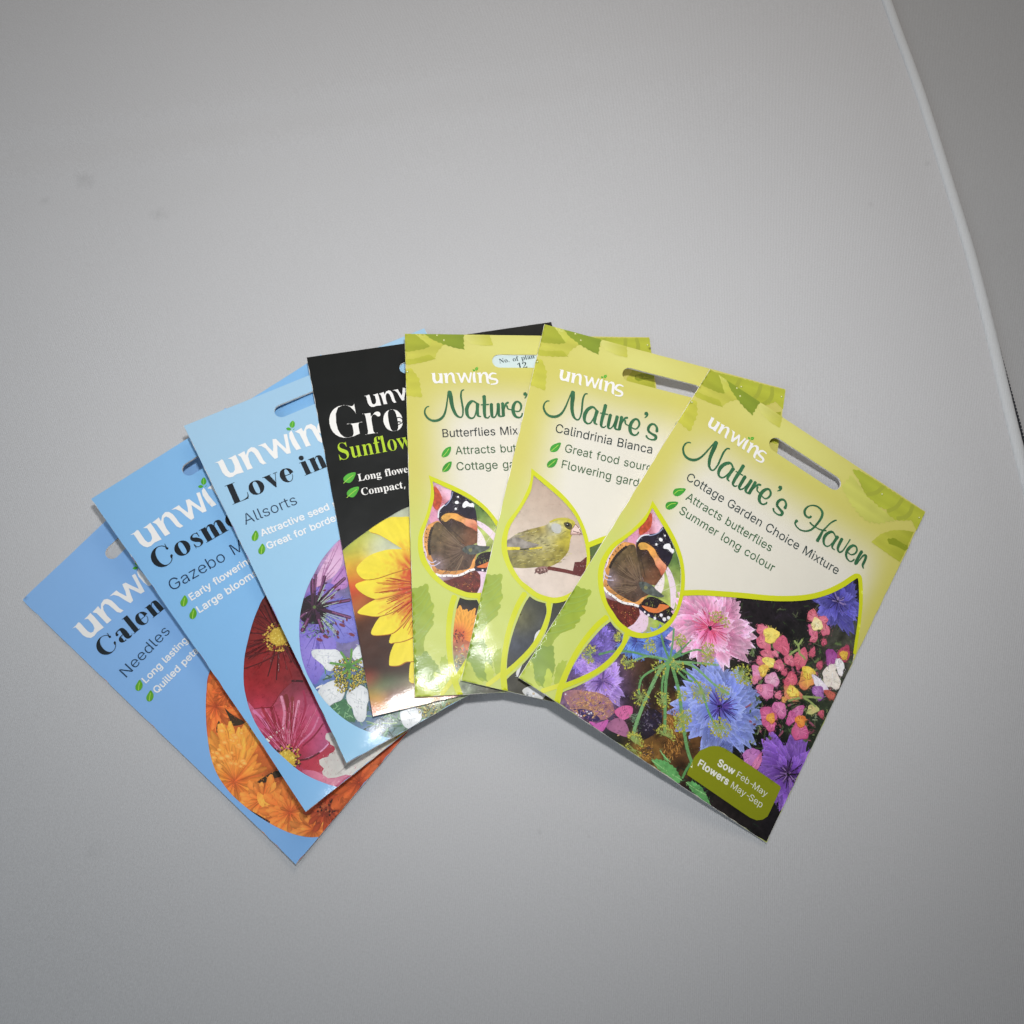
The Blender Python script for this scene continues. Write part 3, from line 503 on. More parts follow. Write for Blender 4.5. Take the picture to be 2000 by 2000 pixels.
def sim(a, b, c, d):
    """similarity taking a,b to c,d"""
    z = complex(*(np.array(d)-c))/complex(*(np.array(b)-a))
    return lambda V: np.array([((q := z*complex(*(v-a))).real+c[0], q.imag+c[1]) for v in np.asarray(V)[:, :2]])
TO7 = sim(_a, _b, np.array(_a7), np.array(_b7)); FROM7 = sim(np.array(_a7), np.array(_b7), _a, _b)
def wordmark(P, root, mp=None, s_too=True, colour=(236, 234, 232), leaf=(82, 168, 52), mps=None):
    """mp maps third-packet coordinates to this packet"""
    art = Art(P, .48, .51); mp = mp or (lambda V: np.asarray(V)[:, :2])
    for c in LOGO: art.poly(ccw(mp(c)), colour)
    art.poly(ccw((mps or mp)(LOGO_S if mps else FROM7(LOGO_S))), colour)
    for i, c in enumerate(LEAFS):
        art.poly(ccw(smooth(mp(c), 4, True)), leaf)
    b = mp(LEAFS[0]); art.line(np.array([b[0], (b[0]+b[3])/2, b[3]]), .22, (150, 205, 90))
    art.build('brand_lettering', root)

def leaf_bullet(P, root, pts, vein, c=(62, 150, 52), h=.48):
    art = Art(P, h, h+.03)
    art.poly(ccw(smooth(pts, 4, True)), c, fn=lambda V: lin(c)[None]*(1+.35*(vnoise(V[:, 0], V[:, 1], .5, 3)-.5))[:, None])
    art.line(vein, .3, (160, 205, 80)); art.build('leaf_bullet', root)

# ------------------------------------------------------------------ "Nature's Haven" print
NAT = [[(240,603,10),(205,592,13),(160,610,16),(125,660,20),(122,730,24),(150,800,28),(210,850,32),(290,868,32),(370,845,26),(450,780,20),(530,690,16),(590,620,14),(630,575,12)],
 [(638,590,52),(610,670,54),(570,760,48),(540,850,42),(530,940,34),(545,1000,22),(580,1030,16),(620,1010,16),(670,940,20),(710,850,22),(750,760,22),(790,705,18),(820,690,16),(850,698,12)],
 [(905,985,20),(880,930,22),(840,915,36),(780,930,42),(720,975,46),(685,1040,40),(680,1095,28),(710,1138,20),(760,1140,16),(820,1095,15),(880,1030,14)],
 [(915,1000,46),(870,1060,40),(835,1120,36),(820,1165,26),(850,1200,10)],
 [(1070,955,44),(1020,1040,44),(960,1130,42),(915,1210,36),(905,1250,24),(935,1280,15),(975,1270,10)],
 [(950,1045,12),(1060,1110,14)],
 [(1100,1125,42),(1060,1190,40),(1015,1270,38),(1005,1310,26),(1035,1330,17),(1090,1300,14),(1160,1215,12)],
 [(1195,1185,42),(1150,1260,40),(1110,1330,34),(1110,1365,24),(1150,1395,14)],
 [(1260,1215,40),(1220,1290,40),(1160,1395,40)], [(1180,1370,14),(1240,1300,16),(1300,1258,26),(1345,1262,24)],
 [(1295,1290,24),(1285,1340,16),(1320,1385,12),(1400,1470,14),(1460,1460,20),(1497,1410,26),(1490,1350,24),(1450,1325,28),(1390,1350,40),(1340,1410,44),(1320,1480,40),(1335,1535,28),(1380,1565,18),(1430,1550,18),(1440,1530,16)],
 [(1640,1290,50),(1650,1312,50)], [(1660,1310,34),(1645,1340,20),(1605,1357,8)],
 [(1720,1630,40),(1740,1570,28),(1720,1510,22),(1670,1490,28),(1615,1525,36),(1600,1580,30),(1640,1640,28),(1680,1690,38),(1665,1732,30),(1610,1725,18),(1555,1680,16),(1540,1630,24)]]
HAV = [[(625,470,34),(580,490,28),(520,450,32),(500,380,38),(530,310,28),(600,268,18),(680,265,20),(760,300,26),(825,380,36),(825,460,38),(780,550,34),(700,650,30),(620,720,26),(520,745,24),(420,720,18),(345,650,20),(325,590,26),(360,545,50)],
 [(600,580,20),(640,625,22),(720,680,18),(800,720,18),(905,740,20)],
 [(1095,548,14),(1060,550,22),(980,600,20),(900,680,20),(840,745,28),(790,840,44),(735,935,52)],
 [(1080,860,18),(1050,790,20),(1000,760,36),(930,790,42),(875,850,46),(855,930,38),(870,1000,26),(920,1035,17),(980,1010,15),(1040,940,14),(1080,880,14)],
 [(1120,850,50),(1060,940,40),(1020,1020,34),(1020,1070,20),(1065,1100,10)],
 [(1200,890,46),(1150,990,44),(1120,1080,36),(1150,1145,24),(1210,1120,20),(1280,1020,16),(1330,940,16),(1350,905,16)],
 [(1300,1140,14),(1360,1190,16),(1430,1180,22),(1475,1120,26),(1465,1050,24),(1410,1020,36),(1350,1050,44),(1300,1110,44),(1275,1190,36),(1290,1260,26),(1350,1320,17),(1410,1300,20),(1425,1275,18)],
 [(1570,1130,48),(1510,1230,44),(1455,1340,44),(1455,1375,40)],
 [(1475,1370,14),(1530,1290,16),(1600,1210,26),(1645,1215,36),(1630,1290,40),(1585,1390,34),(1600,1455,12)]]
def script_contours(reg, data, k):
    sc_ = k*mmpp(P7, 1500, 950)
    out = []
    for s in data:
        q = reg([(a, b) for a, b, w_ in s]); out.append(stroke(np.c_[q, [(w_+5)*1.1*sc_ for a, b, w_ in s]], None, 6))
    return out
TITLE = script_contours(N7, NAT, .12422)+script_contours(H7, HAV, .10352)

DROP_IN = C7([(1330,150),(1400,270),(1470,385),(1530,500),(1575,620),(1597,740),(1597,860),(1585,970),(1555,1090),(1500,1190),(1420,1270),(1330,1320),(1240,1335),(1150,1320),(1080,1280),(1010,1220),(950,1130),(905,1060),(880,980),(863,880),(862,790),(878,700),(910,620),(960,540),(1040,470),(1120,410),(1200,340),(1260,280),(1300,210)])
DROP_OUT = C7([(1330,80),(1420,220),(1500,350),(1565,480),(1610,610),(1632,740),(1635,870),(1620,980),(1590,1090),(1545,1190),(1480,1280),(1400,1340),(1300,1375),(1220,1385),(1130,1370),(1060,1330),(980,1260),(910,1160),(860,1060),(825,950),(812,850),(815,740),(840,650),(890,560),(960,480),(1050,420),(1140,350),(1230,260),(1290,180)])
def drop_smooth(p):  # keep the sharp tip
    return np.vstack([smooth(np.vstack([p, p[:1]]), 4)[:-1]])
DROP_IN, DROP_OUT = drop_smooth(DROP_IN), drop_smooth(DROP_OUT)
LENS = np.vstack([smooth(C7([(930,1225),(975,1285),(1050,1340)]), 3)[:-1], smooth(C7([(1050,1340),(1035,1420),(980,1500),(900,1590),(800,1665),(680,1735),(505,1802)]), 4)[:-1], smooth(C7([(505,1802),(540,1710),(600,1600),(690,1470),(800,1340),(870,1270),(930,1225)]), 4)[:-1]])
TOPLINE = B7([(175,137),(300,133),(400,137),(600,152),(800,172),(950,175),(1080,163),(1200,130),(1300,82),(1375,32),(1405,18),(1428,40),(1433,200),(1420,350),(1400,480),(1388,560)])
_r = D7([(1120,10),(1085,70),(1030,165),(950,265),(850,350),(730,425),(600,490),(470,545),(452,600),(444,655)])
P7BR = np.array([(109.9, -60.0), (109.9, -HG+.1)])
MAIN = np.vstack([smooth(TOPLINE, 3), [(109.9, P7.loc(1660, 1290)[1])], [(109.9, -HG+.1)], [(P7.loc(1092, 1376)[0], -HG+.1)], smooth(_r, 3)[::-1], smooth(C7([(1110,1352),(1220,1360),(1300,1350),(1400,1315),(1480,1255),(1545,1165),(1590,1065),(1612,985),(1618,970)]), 3)])
def green_ground(V):
    u, v = V[:, 0], V[:, 1]; W, H = 110., HG
    ss = lambda x, a, b: np.clip((x-a)/(b-a), 0, 1)**2*(3-2*np.clip((x-a)/(b-a), 0, 1))
    wht = ss(u, 2, 26)*ss(W-u, 1, 17)*ss(-v, 18, 46)
    wht = wht*(1-ss(-v, 84, 112)*(1-ss(u, 45, 70)))
    c1 = lin((203, 196, 104)); c2 = lin((223, 218, 205)); c3 = lin((194, 204, 108)); c4 = lin((222, 222, 140))
    k = ss(-v, 60, 100)[:, None]; gl = ss(u, 0, 9)[:, None]
    base = c1*(1-k)+c3*k
    base = base*(1-.5*np.exp(-((u-45)/30)**2)[:, None]*np.exp(-((v+6)/9)**2)[:, None]) + .5*c4*np.exp(-((u-45)/30)**2)[:, None]*np.exp(-((v+6)/9)**2)[:, None]
    m = wht[:, None]; return base*(1-m)+c2*m
def green_cover(P, root, slot):
    art = Art(P, .34, .345)
    out = printed_edge(P)
    main = MAIN.copy(); main[:, 1] = np.maximum(main[:, 1], -P.H)
    V, T = fill([out, slot[::-1], ccw(DROP_IN)[::-1], ccw(LENS)[::-1], ccw(main)[::-1]], 1.6)
    art.add(V, T, green_ground(V), 0.02, layer=1); art.build('background_print', root)
def frame_lines(P, root, top=True, pale=True):
    art = Art(P, .45, .455); Y = (203, 208, 34)
    cs = [stroke(np.c_[C7([(895,1185),(800,1265),(700,1380),(610,1510),(535,1650),(480,1770),(445,1880),(425,1960),(405,2040)]), [2.2, 2.1, 2, 2, 2, 2.1, 2.3, 2.3, 2.2]], None, 4),
          stroke(np.c_[C7([(1080,1345),(1050,1440),(985,1530),(890,1625),(780,1705),(650,1770),(520,1825),(430,1862)]), [1.8]*8], None, 4)]
    if top:
        w_ = [2.2]*8+[2.2, 2.1, 2.0, 1.8, 1.6, 1.4, 1.3, 1.2]; cs.append(stroke(np.c_[TOPLINE, w_], None, 4))
    cs.append(ccw(DROP_OUT))
    V, T = fill(cs+[ccw(DROP_IN)], 1.6)
    c = V[T].mean(1); T = T[winding(c, [DROP_IN]) == 0]
    art.add(V, T, lin(Y))
    art.build('frame_line_print', root)
    if pale:
        a2 = Art(P, .442, .444); a2.line(D7([(460,470),(400,492),(330,515),(280,530)]), 1.7, (214, 214, 70)); a2.build('pale_line_print', root)
def green_leaves(P, root):
    def jag(pts, amp=.7, step=1.3, keep=0):
        p = densify(pts, step); n = len(p); c = p.mean(0); out = []
        for i, q in enumerate(p):
            if q[0] < 1.2: out.append(np.array([-1.0, q[1]])); continue
            k = amp*(.5 if i % 2 else -.5); d = q-c; out.append(q+d/(np.linalg.norm(d)+1e-6)*k*(.6+.8*rng.random()))
        return np.array(out)
    n_ = [0]
    art = Art(P, .455, .465)
    def leaf(reg, pts, c, c2=None, j=.7, nz=.12, ang=0.0):
        p = reg(pts); p = jag(p, j); c2 = c2 or c; c = tuple(np.array(c)*.78+np.array((206,200,104))*.22); c2 = tuple(np.array(c2)*.78+np.array((206,200,104))*.22); q0, q1 = p.min(0), p.max(0)
        def fn(V):
            t = np.clip((V[:, 0]-q0[0])/(q1[0]-q0[0]+1e-6), 0, 1)[:, None]
            s = np.sin((V[:, 1]*math.cos(ang)+V[:, 0]*math.sin(ang))*1.1)[:, None]*.05
            return (lin(c)*(1-t)+lin(c2)*t)*(1+s+nz*(vnoise(V[:, 0], V[:, 1], .22, 5)-.5)[:, None])
        n_[0] += 1; la = Art(P, .354+.007*n_[0], .3545+.007*n_[0]); la.poly(p, c, 1.8, .03, fn); la.build('printed_leaf', root)
    # left foot of the packet
    leaf(C7, [(605,890),(680,918),(752,932),(745,970),(718,1000),(708,1060),(690,1080),(690,1150),(640,1185),(640,1230),(600,1250),(590,1290),(530,1312),(455,1340),(400,1400),(375,1452),(392,1500),(392,1560),(405,1640),(385,1740),(300,1850),(30,1780)], (124,154,40), (146,170,48), .5, .1, .8)
    leaf(C7, [(200,1520),(218,1480),(392,1450),(395,1560),(405,1640),(380,1740),(300,1850),(205,1760)], (104,142,50), (120,152,50), .6, .1)
    leaf(C7, [(20,1780),(120,1640),(190,1580),(205,1680),(215,1790),(260,1850),(160,1860)], (170,190,72), (184,200,84), .4, .1)
    leaf(C7, [(290,1850),(310,1720),(335,1660),(370,1700),(380,1790),(350,1870)], (178,200,70), (184,202,76), .6, .1)
    for (p_, q_) in (((420,1190),(700,1050)), ((360,1280),(640,1210)), ((470,1120),(690,1120)), ((330,1340),(560,1280)), ((520,1060),(705,1010)), ((560,1000),(716,960))):
        art.line(C7([p_, ((p_[0]+q_[0])/2, (p_[1]+q_[1])/2+12), q_]), .5, (150,174,70), 3)
    leaf(C7, [(420,1640),(470,1595),(515,1600),(490,1700),(470,1800),(390,1820),(400,1700)], (150,176,58), (164,186,66), .5, .1)
    # top left
    leaf(A7, [(60,300),(150,430),(240,503),(290,385),(285,290),(225,290),(210,300)], (196,194,66), (178,178,60), .5)
    leaf(A7, [(383,76),(560,192),(722,298),(692,345),(640,330),(560,285),(500,300),(455,330),(380,300),(290,262),(300,215)], (190,188,76), (184,184,72), .5)
    leaf(A7, [(383,76),(432,108),(478,160),(476,242),(430,235),(350,200),(310,180)], (156,164,44), (140,152,40), .3)
    leaf(A7, [(270,215),(330,250),(440,285),(462,335),(380,308),(285,268)], (176,178,56), (168,172,50), .4)
    leaf(A7, [(432,110),(487,142),(510,215),(476,242)], (196,198,96), (184,188,70), .3)
    leaf(A7, [(487,142),(600,218),(722,298),(692,340),(665,390),(620,350),(560,280),(512,210)], (118,140,34), (108,132,34), .5)
    leaf(A7, [(700,320),(732,304),(870,402),(852,478),(790,442),(725,380)], (218,216,132), (186,186,70), .25, .1)
    # top right
    leaf(A7, [(1272,880),(1345,800),(1450,950),(1590,1070),(1640,1115),(1600,1120),(1530,1135),(1450,1120),(1400,1080),(1340,1000)], (198,200,100), (190,194,90), .9, .1)
    leaf(A7, [(1345,764),(1392,768),(1470,815),(1560,872),(1700,966),(1846,1058),(1790,1185),(1752,1112),(1700,1116),(1640,1110),(1590,1072),(1580,1040),(1530,1020),(1490,978),(1450,950),(1420,900),(1390,830),(1360,792)], (158,172,50), (176,184,52), .5)
    for (a, b) in (((1450,935),(1560,880)), ((1590,1050),(1690,965)), ((1655,1100),(1750,1050)), ((1700,1100),(1760,1010))):
        art.line(A7([a, ((a[0]+b[0])/2+8, (a[1]+b[1])/2+14), b]), 1.7, (164, 170, 62), 4)
    leaf(A7, [(1475,1262),(1540,1207),(1620,1180),(1700,1180),(1768,1192),(1722,1300),(1672,1398),(1600,1350),(1530,1300)], (186,188,66), (158,164,42), .2)
    art.line(A7([(1600,1250),(1660,1270),(1715,1300)]), 3.2, (140, 150, 40), 4)
    # drops of dew
    for q in ((557,208), (580,262), (1551,935), (1805,1096), (250,302)):
        p = A7([q])[0]; art.dot(p, .55, (150, 160, 60), rim=(150, 160, 60)); art.dot(p+np.array([-.1, .15]), .3, (232, 230, 180))
    art.build('dew_and_vein_print', root, kind='stuff')

def butterfly(art):
    """red admiral on a pink coneflower, inside the drop"""
    r = C7
    art.poly(DROP_IN, (0, 0, 0), 1.2, .1, noisy(rbf([(1000,600,200,(214,180,196)),(1150,420,120,(190,150,170)),(1250,300,90,(196,78,40)),(1260,380,70,(214,90,120)),(1380,250,120,(226,180,206)),(1450,300,90,(232,196,214)),(1560,600,120,(92,124,62)),(1560,800,80,(132,158,72)),(1500,900,110,(186,200,110)),(1470,1100,100,(180,196,90)),(1350,1270,160,(152,176,46)),(1150,1260,120,(226,200,216)),(950,1100,110,(112,40,44)),(1100,1200,110,(96,36,28)),(900,900,90,(200,180,190))].__class__(
        [(*r([(a, b)])[0], k*.044, c) for a, b, k, c in [(1000,600,200,(214,180,196)),(1150,420,120,(190,150,170)),(1250,300,90,(196,78,40)),(1260,380,70,(214,90,120)),(1380,250,120,(226,180,206)),(1450,300,90,(232,196,214)),(1560,600,120,(92,124,62)),(1560,800,80,(132,158,72)),(1500,900,110,(186,200,110)),(1470,1100,100,(180,196,90)),(1350,1270,160,(152,176,46)),(1150,1260,120,(226,200,216)),(950,1100,110,(112,40,44)),(1100,1200,110,(96,36,28)),(900,900,90,(200,180,190))]])), .2, .9, .3))
    art.poly(r([(1470,700),(1510,760),(1545,860),(1555,960),(1535,1100),(1505,1110),(1500,960),(1480,830),(1455,740)]), (236,214,228), sm=3)
    art.poly(r([(1430,760),(1445,850),(1420,950),(1380,960),(1350,900)]), (240,226,226), sm=3)
    art.poly(r([(1100,430),(1110,560),(1150,500),(1190,470),(1200,340),(1150,380)]), (222,150,180), sm=2)
    art.poly(r([(1205,350),(1235,300),(1290,200),(1330,210),(1320,330),(1240,400),(1210,400)]), (186,72,38), 1.0, .3, noisy(const((186,72,38)), .35, 2.5, .9), sm=2)
    # cone of the flower below
    art.poly(r([(895,1000),(930,1020),(1090,1060),(1190,1090),(1215,1150),(1180,1210),(1130,1280),(1070,1290),(1000,1230),(920,1120),(880,1040)]), (92,34,26), 1.0, .3, noisy(const((100,36,28)), .5, 2.2, .9), sm=2)
    for i in range(60):
        x, y = rng.uniform(940, 1190), rng.uniform(1070, 1270)
        art.dot(r([(x, y)])[0], rng.uniform(.12, .26), rng.choice([(150,50,36),(190,110,60),(60,20,20),(200,140,70)]), 5)
    for i in range(26):
        x, y = rng.uniform(1080, 1210), rng.uniform(1130, 1290); a = r([(x, y)])[0]; art.line(np.array([a, a+[rng.uniform(.3, 1), rng.uniform(-1.3, -.3)]]), .2, (140, 44, 40), 1)
    art.poly(r([(1200,1090),(1260,1130),(1290,1200),(1270,1300),(1200,1335),(1110,1320),(1090,1285),(1150,1250),(1210,1160)]), (230,200,220), sm=2)
    # lower far wing
    art.poly(r([(1190,1080),(1260,1010),(1330,990),(1420,1030),(1490,1080),(1540,1130),(1520,1180),(1470,1240),(1400,1220),(1300,1185),(1230,1130)]), (36,24,30), sm=3)
    art.poly(r([(1225,1075),(1300,1090),(1370,1100),(1400,1060),(1490,1080),(1430,1120),(1370,1145),(1290,1130)]), (226,120,52), sm=3)
    art.line(r([(1200,1085),(1250,1130),(1310,1170),(1380,1205),(1460,1240)]), .9, (40,36,66)); 
    for q, s in (((1290,1165),.55),((1350,1195),.6),((1410,1165),.7),((1440,1205),.8),((1480,1190),.7),((1255,1135),.45)): art.dot(r([q])[0], s, (236,232,240), 7)
    # hind wing
    HW = [(1170,500),(1130,480),(1060,475),(1000,510),(960,560),(925,620),(905,690),(880,740),(878,800),(866,850),(868,900),(900,950),(960,990),(1010,1030),(1090,1060),(1190,1075),(1260,1000),(1310,960),(1350,900),(1250,860),(1210,700),(1180,580)]
    art.poly(r([(x-7, y) for x, y in HW]), (232,226,224), sm=3)
    art.poly(r(HW), (214,150,78), 1.0, .25, noisy(const((220,150,72)), .25, 1.2, .4), sm=3)
    art.poly(r([(1165,505),(1110,500),(1050,540),(1000,590),(960,650),(930,720),(915,790),(900,850),(920,890),(960,930),(1010,970),(1080,1010),(1160,1045),(1230,1000),(1310,960),(1350,900),(1255,860),(1215,720),(1185,590)]), (100,76,52), .9, .3, noisy(rbf([(*r([(a, b)])[0], k, c) for a, b, k, c in [(1000,650,4,(86,72,48)),(1120,600,4,(104,84,50)),(1100,760,5,(112,88,66)),(920,830,3,(150,130,140)),(1000,900,5,(100,80,64)),(1200,900,4,(92,74,66)),(1150,1000,4,(84,60,46))]]), .35, 2.0, .5), sm=3)
    for i in range(13):
        t = i/12; q = (1080-150*t-20*math.sin(t*3), 520+190*t**1.1); art.dot(r([q])[0], .62, (44,34,26), 7)
    for i in range(7):
        q = (1030-20*i-3*i*i*.5, 500+26*i+i*i*1.5); art.dot(r([q])[0], .28, (50,34,24), 6)
    for i in range(8):
        q = (905+i*34, 885+i*19+math.sin(i)*4); art.dot(r([q])[0], .3, (90,50,30), 6)
    for i in range(40):     # veins fanning from the body
        a = R(rng.uniform(95, 215)); L = rng.uniform(150, 330); c0 = (1230, 880)
        e_ = (c0[0]+L*math.cos(a), c0[1]-L*math.sin(a)); s_ = (c0[0]+.3*L*math.cos(a), c0[1]-.3*L*math.sin(a))
        if e_[0] < 890: continue
        art.line(r([s_, ((s_[0]+e_[0])/2, (s_[1]+e_[1])/2+6), e_]), .16, rng.choice([(72,54,38),(136,112,86),(82,64,50),(120,96,80)]), 2)
    art.line(r([(876,740),(895,790),(940,800)]), .4, (206,196,220)); art.line(r([(868,800),(900,830),(960,835)]), .35, (206,196,220))
    art.line(r([(868,905),(900,948),(960,988),(1010,1028),(1080,1055),(1140,1062),(1195,1082)]), .95, (240,236,236))
    for q in ((905,955),(940,983),(985,1012),(1040,1040),(1095,1058),(1150,1066)): art.dot(r([q])[0], .24, (110,90,90), 5)
    # fore wing
    art.poly(r([(1180,470),(1215,430),(1290,400),(1380,390),(1440,330),(1475,400),(1530,530),(1520,600),(1480,690),(1445,760),(1370,870),(1340,880),(1250,850),(1210,700),(1180,560)]), (104,76,52), .9, .25, noisy(rbf([(*r([(a, b)])[0], k, c) for a, b, k, c in [(1230,700,4,(96,78,54)),(1330,800,4,(116,74,50)),(1250,580,3,(44,28,24)),(1330,620,4,(60,34,26)),(1400,780,3,(110,66,44))]]), .3, 2, .5), sm=2)
    art.poly(r([(1215,430),(1290,398),(1380,388),(1412,345),(1445,325),(1475,395),(1535,545),(1490,680),(1460,700),(1420,640),(1370,560),(1290,480),(1200,470),(1178,470)]), (32,28,44), .9, .15, noisy(const((34,28,44)), .3, 1.5, .5), sm=2)
    art.poly(r([(1195,505),(1215,480),(1260,478),(1310,505),(1350,540),(1380,600),(1420,650),(1462,700),(1445,760),(1415,790),(1395,740),(1360,690),(1345,640),(1310,590),(1280,545),(1220,545)]), (226,150,66), .9, .25, noisy(rbf([(*r([(a, b)])[0], k, c) for a, b, k, c in [(1230,510,3,(226,168,66)),(1340,560,3,(222,152,66)),(1420,690,3,(220,150,112)),(1400,750,2.5,(196,84,52))]]), .3, 1.5, .5), sm=3)
    art.line(r([(1182,470),(1215,428),(1250,408),(1300,402)]), .55, (222,222,232)); art.line(r([(1300,412),(1350,402),(1400,375),(1430,340)]), .35, (150,160,200))
    for q, s, a in (((1410,450),.85,.85),((1450,412),.4,1),((1368,495),.5,1.1)): art.dot(r([q])[0], s, (240,238,242), 9, a)
    art.poly(r([(1435,510),(1460,490),(1495,490),(1510,530),(1535,545),(1525,580),(1500,565),(1475,540),(1440,535)]), (238,236,240), sm=3)
    art.line(r([(1200,480),(1215,600),(1240,700),(1260,800)]), .25, (56,40,30), 3)
    # body and antennae
    art.poly(r([(1200,860),(1250,850),(1320,880),(1370,930),(1440,985),(1400,995),(1340,985),(1270,960),(1220,920)]), (84,92,90), .8, .35, noisy(const((86,92,88)), .5, 2.5, .9), sm=3)
    art.dot(r([(1265,905)])[0], .8, (130,130,84), 7)
    art.line(r([(1420,940),(1500,905),(1590,870)]), .2, (214,210,180), 2)

def greenfinch(art):
    r = P6.region(860, 880, .26914)
    art.poly(DROP_IN, (0, 0, 0), 1.4, .06, noisy(rbf([(*r([(a, b)])[0], k, c) for a, b, k, c in [(700,220,16,(178,152,134)),(620,480,16,(206,188,168)),(1000,500,14,(190,164,146)),(600,900,16,(224,208,194)),(850,1000,20,(214,198,186)),(1000,750,14,(206,186,172))]]), .05, 1, .3))
    art.poly(r([(420,690),(470,655),(505,635),(560,600),(640,570),(740,545),(780,530),(800,510),(850,490),(900,484),(960,500),(985,530),(1000,560),(960,610),(945,660),(935,720),(900,770),(850,815),(790,840),(700,845),(600,852),(520,846),(430,840),(400,760)]), (150,140,50), .9, .3, noisy(rbf([(*r([(a, b)])[0], k, c) for a, b, k, c in [(640,600,4,(150,134,56)),(740,580,3,(160,142,50)),(560,650,4,(150,142,130)),(640,680,4,(140,134,110)),(760,660,3.5,(190,184,140)),(840,560,3,(188,188,176)),(880,510,3,(186,176,40)),(900,640,4,(186,172,34)),(850,720,5,(160,146,44)),(700,760,6,(168,156,80)),(560,800,6,(132,124,60)),(700,840,4,(116,108,52)),(940,600,2.4,(170,160,40))]]), .3, 1.6, .5), sm=3)
    for i in range(150):
        x = rng.uniform(520, 930); y = rng.uniform(570, 835)
        yt = 850-max(0, x-800)*.6
        if y > yt or y < 560+(800-x)*.13: continue
        a = r([(x, y), (x+rng.uniform(14, 34), y-rng.uniform(2, 10))]); art.line(a, .17, rng.choice([(190,180,90),(120,112,40),(206,198,130),(96,90,50),(176,160,40)]), 1, al=.1)
    art.poly(r([(440,680),(508,640),(560,628),(640,660),(720,680),(640,705),(520,702),(440,705)]), (150,144,140), .9, .3, noisy(const((140,132,124)), .4, 1.8, .6), sm=3)
    art.poly(r([(440,695),(580,698),(578,718),(440,722)]), (226,206,30)); art.line(r([(580,716),(640,712),(700,702)]), .5, (60,54,40)); art.line(r([(650,712),(740,700)]), .7, (216,196,40))
    art.poly(r([(815,530),(850,525),(880,545),(875,590),(840,595),(812,570)]), (190,190,184), 1, .1, sm=3)
    art.poly(r([(900,520),(935,515),(962,540),(950,570),(915,555)]), (86,80,40), sm=3)
    art.line(r([(800,515),(850,494),(910,490),(960,505),(978,525)]), .8, (196,184,54)); art.dot(r([(928,535)])[0], .85, (30,26,20), 10)
    art.dot(r([(925,531)])[0], .2, (220,220,210), 5)
    art.poly(r([(951,573),(986,526),(1009,553),(1036,606),(990,606),(946,608)]), (150,112,104)); art.poly(r([(957,572),(985,534),(1004,557),(1028,600),(990,598),(952,602)]), (232,204,194)); art.poly(r([(958,590),(1024,600),(990,604),(950,605)]), (206,168,158)); art.line(r([(965,580),(1028,598)]), .3, (120,80,74), 2)
    art.poly(r([(690,860),(720,842),(770,838),(790,855),(775,880),(735,890),(700,885)]), (140,100,90), .8, .4, noisy(const((150,112,104)), .5, 2.5, .9), sm=3)
    art.line(r([(785,850),(900,870),(1020,898)]), 1.5, (104,40,34), 3)
    for q in ((700,862,688,890),(722,856,716,892),(745,852,742,890),(766,850,776,880),(690,880,720,876),(720,892,760,880)): art.line(r([(q[0], q[1]), (q[2], q[3])]), .45, (96,60,54), 1)
    for q in ((712,868),(738,866),(760,862)): art.dot(r([q])[0], .3, (206,176,166), 6)
    art.poly(r([(965,870),(978,806),(1020,804),(1060,770),(1100,760),(1080,850),(1020,912),(965,890)]), (96,34,32))

def cornflower(art, reg, cx, cy, rad, n, cols, centre, seed, squash=1.0, a0=0, a1=360, teeth=3):
    r2 = random.Random(seed)
    k = np.linalg.norm(reg([(cx+10, cy)])[0]-reg([(cx, cy)])[0])/10
    c = reg([(cx, cy)])[0]
    for ring in range(3):
        for i in range(n):
            a = R(a0+(a1-a0)*(i+r2.random()*1.3)/n); L = rad*k*(1.0-.2*ring)*r2.uniform(.66, 1.12)
            d = np.array([math.cos(a), math.sin(a)*squash]); tip = c+d*L; base = c+d*L*.12
            j = r2.uniform(.84, 1.18); cc = [tuple(min(255, q*j) for q in col) for col in cols]
            for m in range(teeth):
                o = (m-(teeth-1)/2)*.17; dd = np.array([math.cos(a+o), math.sin(a+o)*squash])
                art.petal(base, c+dd*L*r2.uniform(.82, 1.06), L*r2.uniform(.2,.34), cc, lambda r: (.35+.65*math.sin(math.pi*min(1, r*.8+.1)))*(1-max(0, r-.75)*3.6), 6, 0, .2, 1.25, .8)
    for i in range(int(n*2.5)):
        a = r2.uniform(0, 2*math.pi); L = rad*k*r2.uniform(.12, .42); p = c+np.array([math.cos(a), math.sin(a)])*L
        art.line(np.array([c+(p-c)*.25, p]), .32, r2.choice(centre), 1, al=.1)

def umbel(art, c, r, n, seed, stalk=None, arc=(0, 360), y=(188, 184, 52)):
    r2 = random.Random(seed); c = np.array(c[:2])
    for i in range(n):
        a = R(arc[0]+(arc[1]-arc[0])*(i+r2.random()*.6)/n); L = r*r2.uniform(.65, 1.08); p = c+np.array([math.cos(a), math.sin(a)])*L
        art.line(np.array([c, (c+p)/2+np.array([r2.uniform(-.2, .2)]*2), p]), .2, (150, 168, 88), 2)
        art.dot(p, r2.uniform(.34, .5), y, 7, rim=(150, 150, 36)); art.dot(p+[.05, .08], .16, (216, 212, 110), 5)

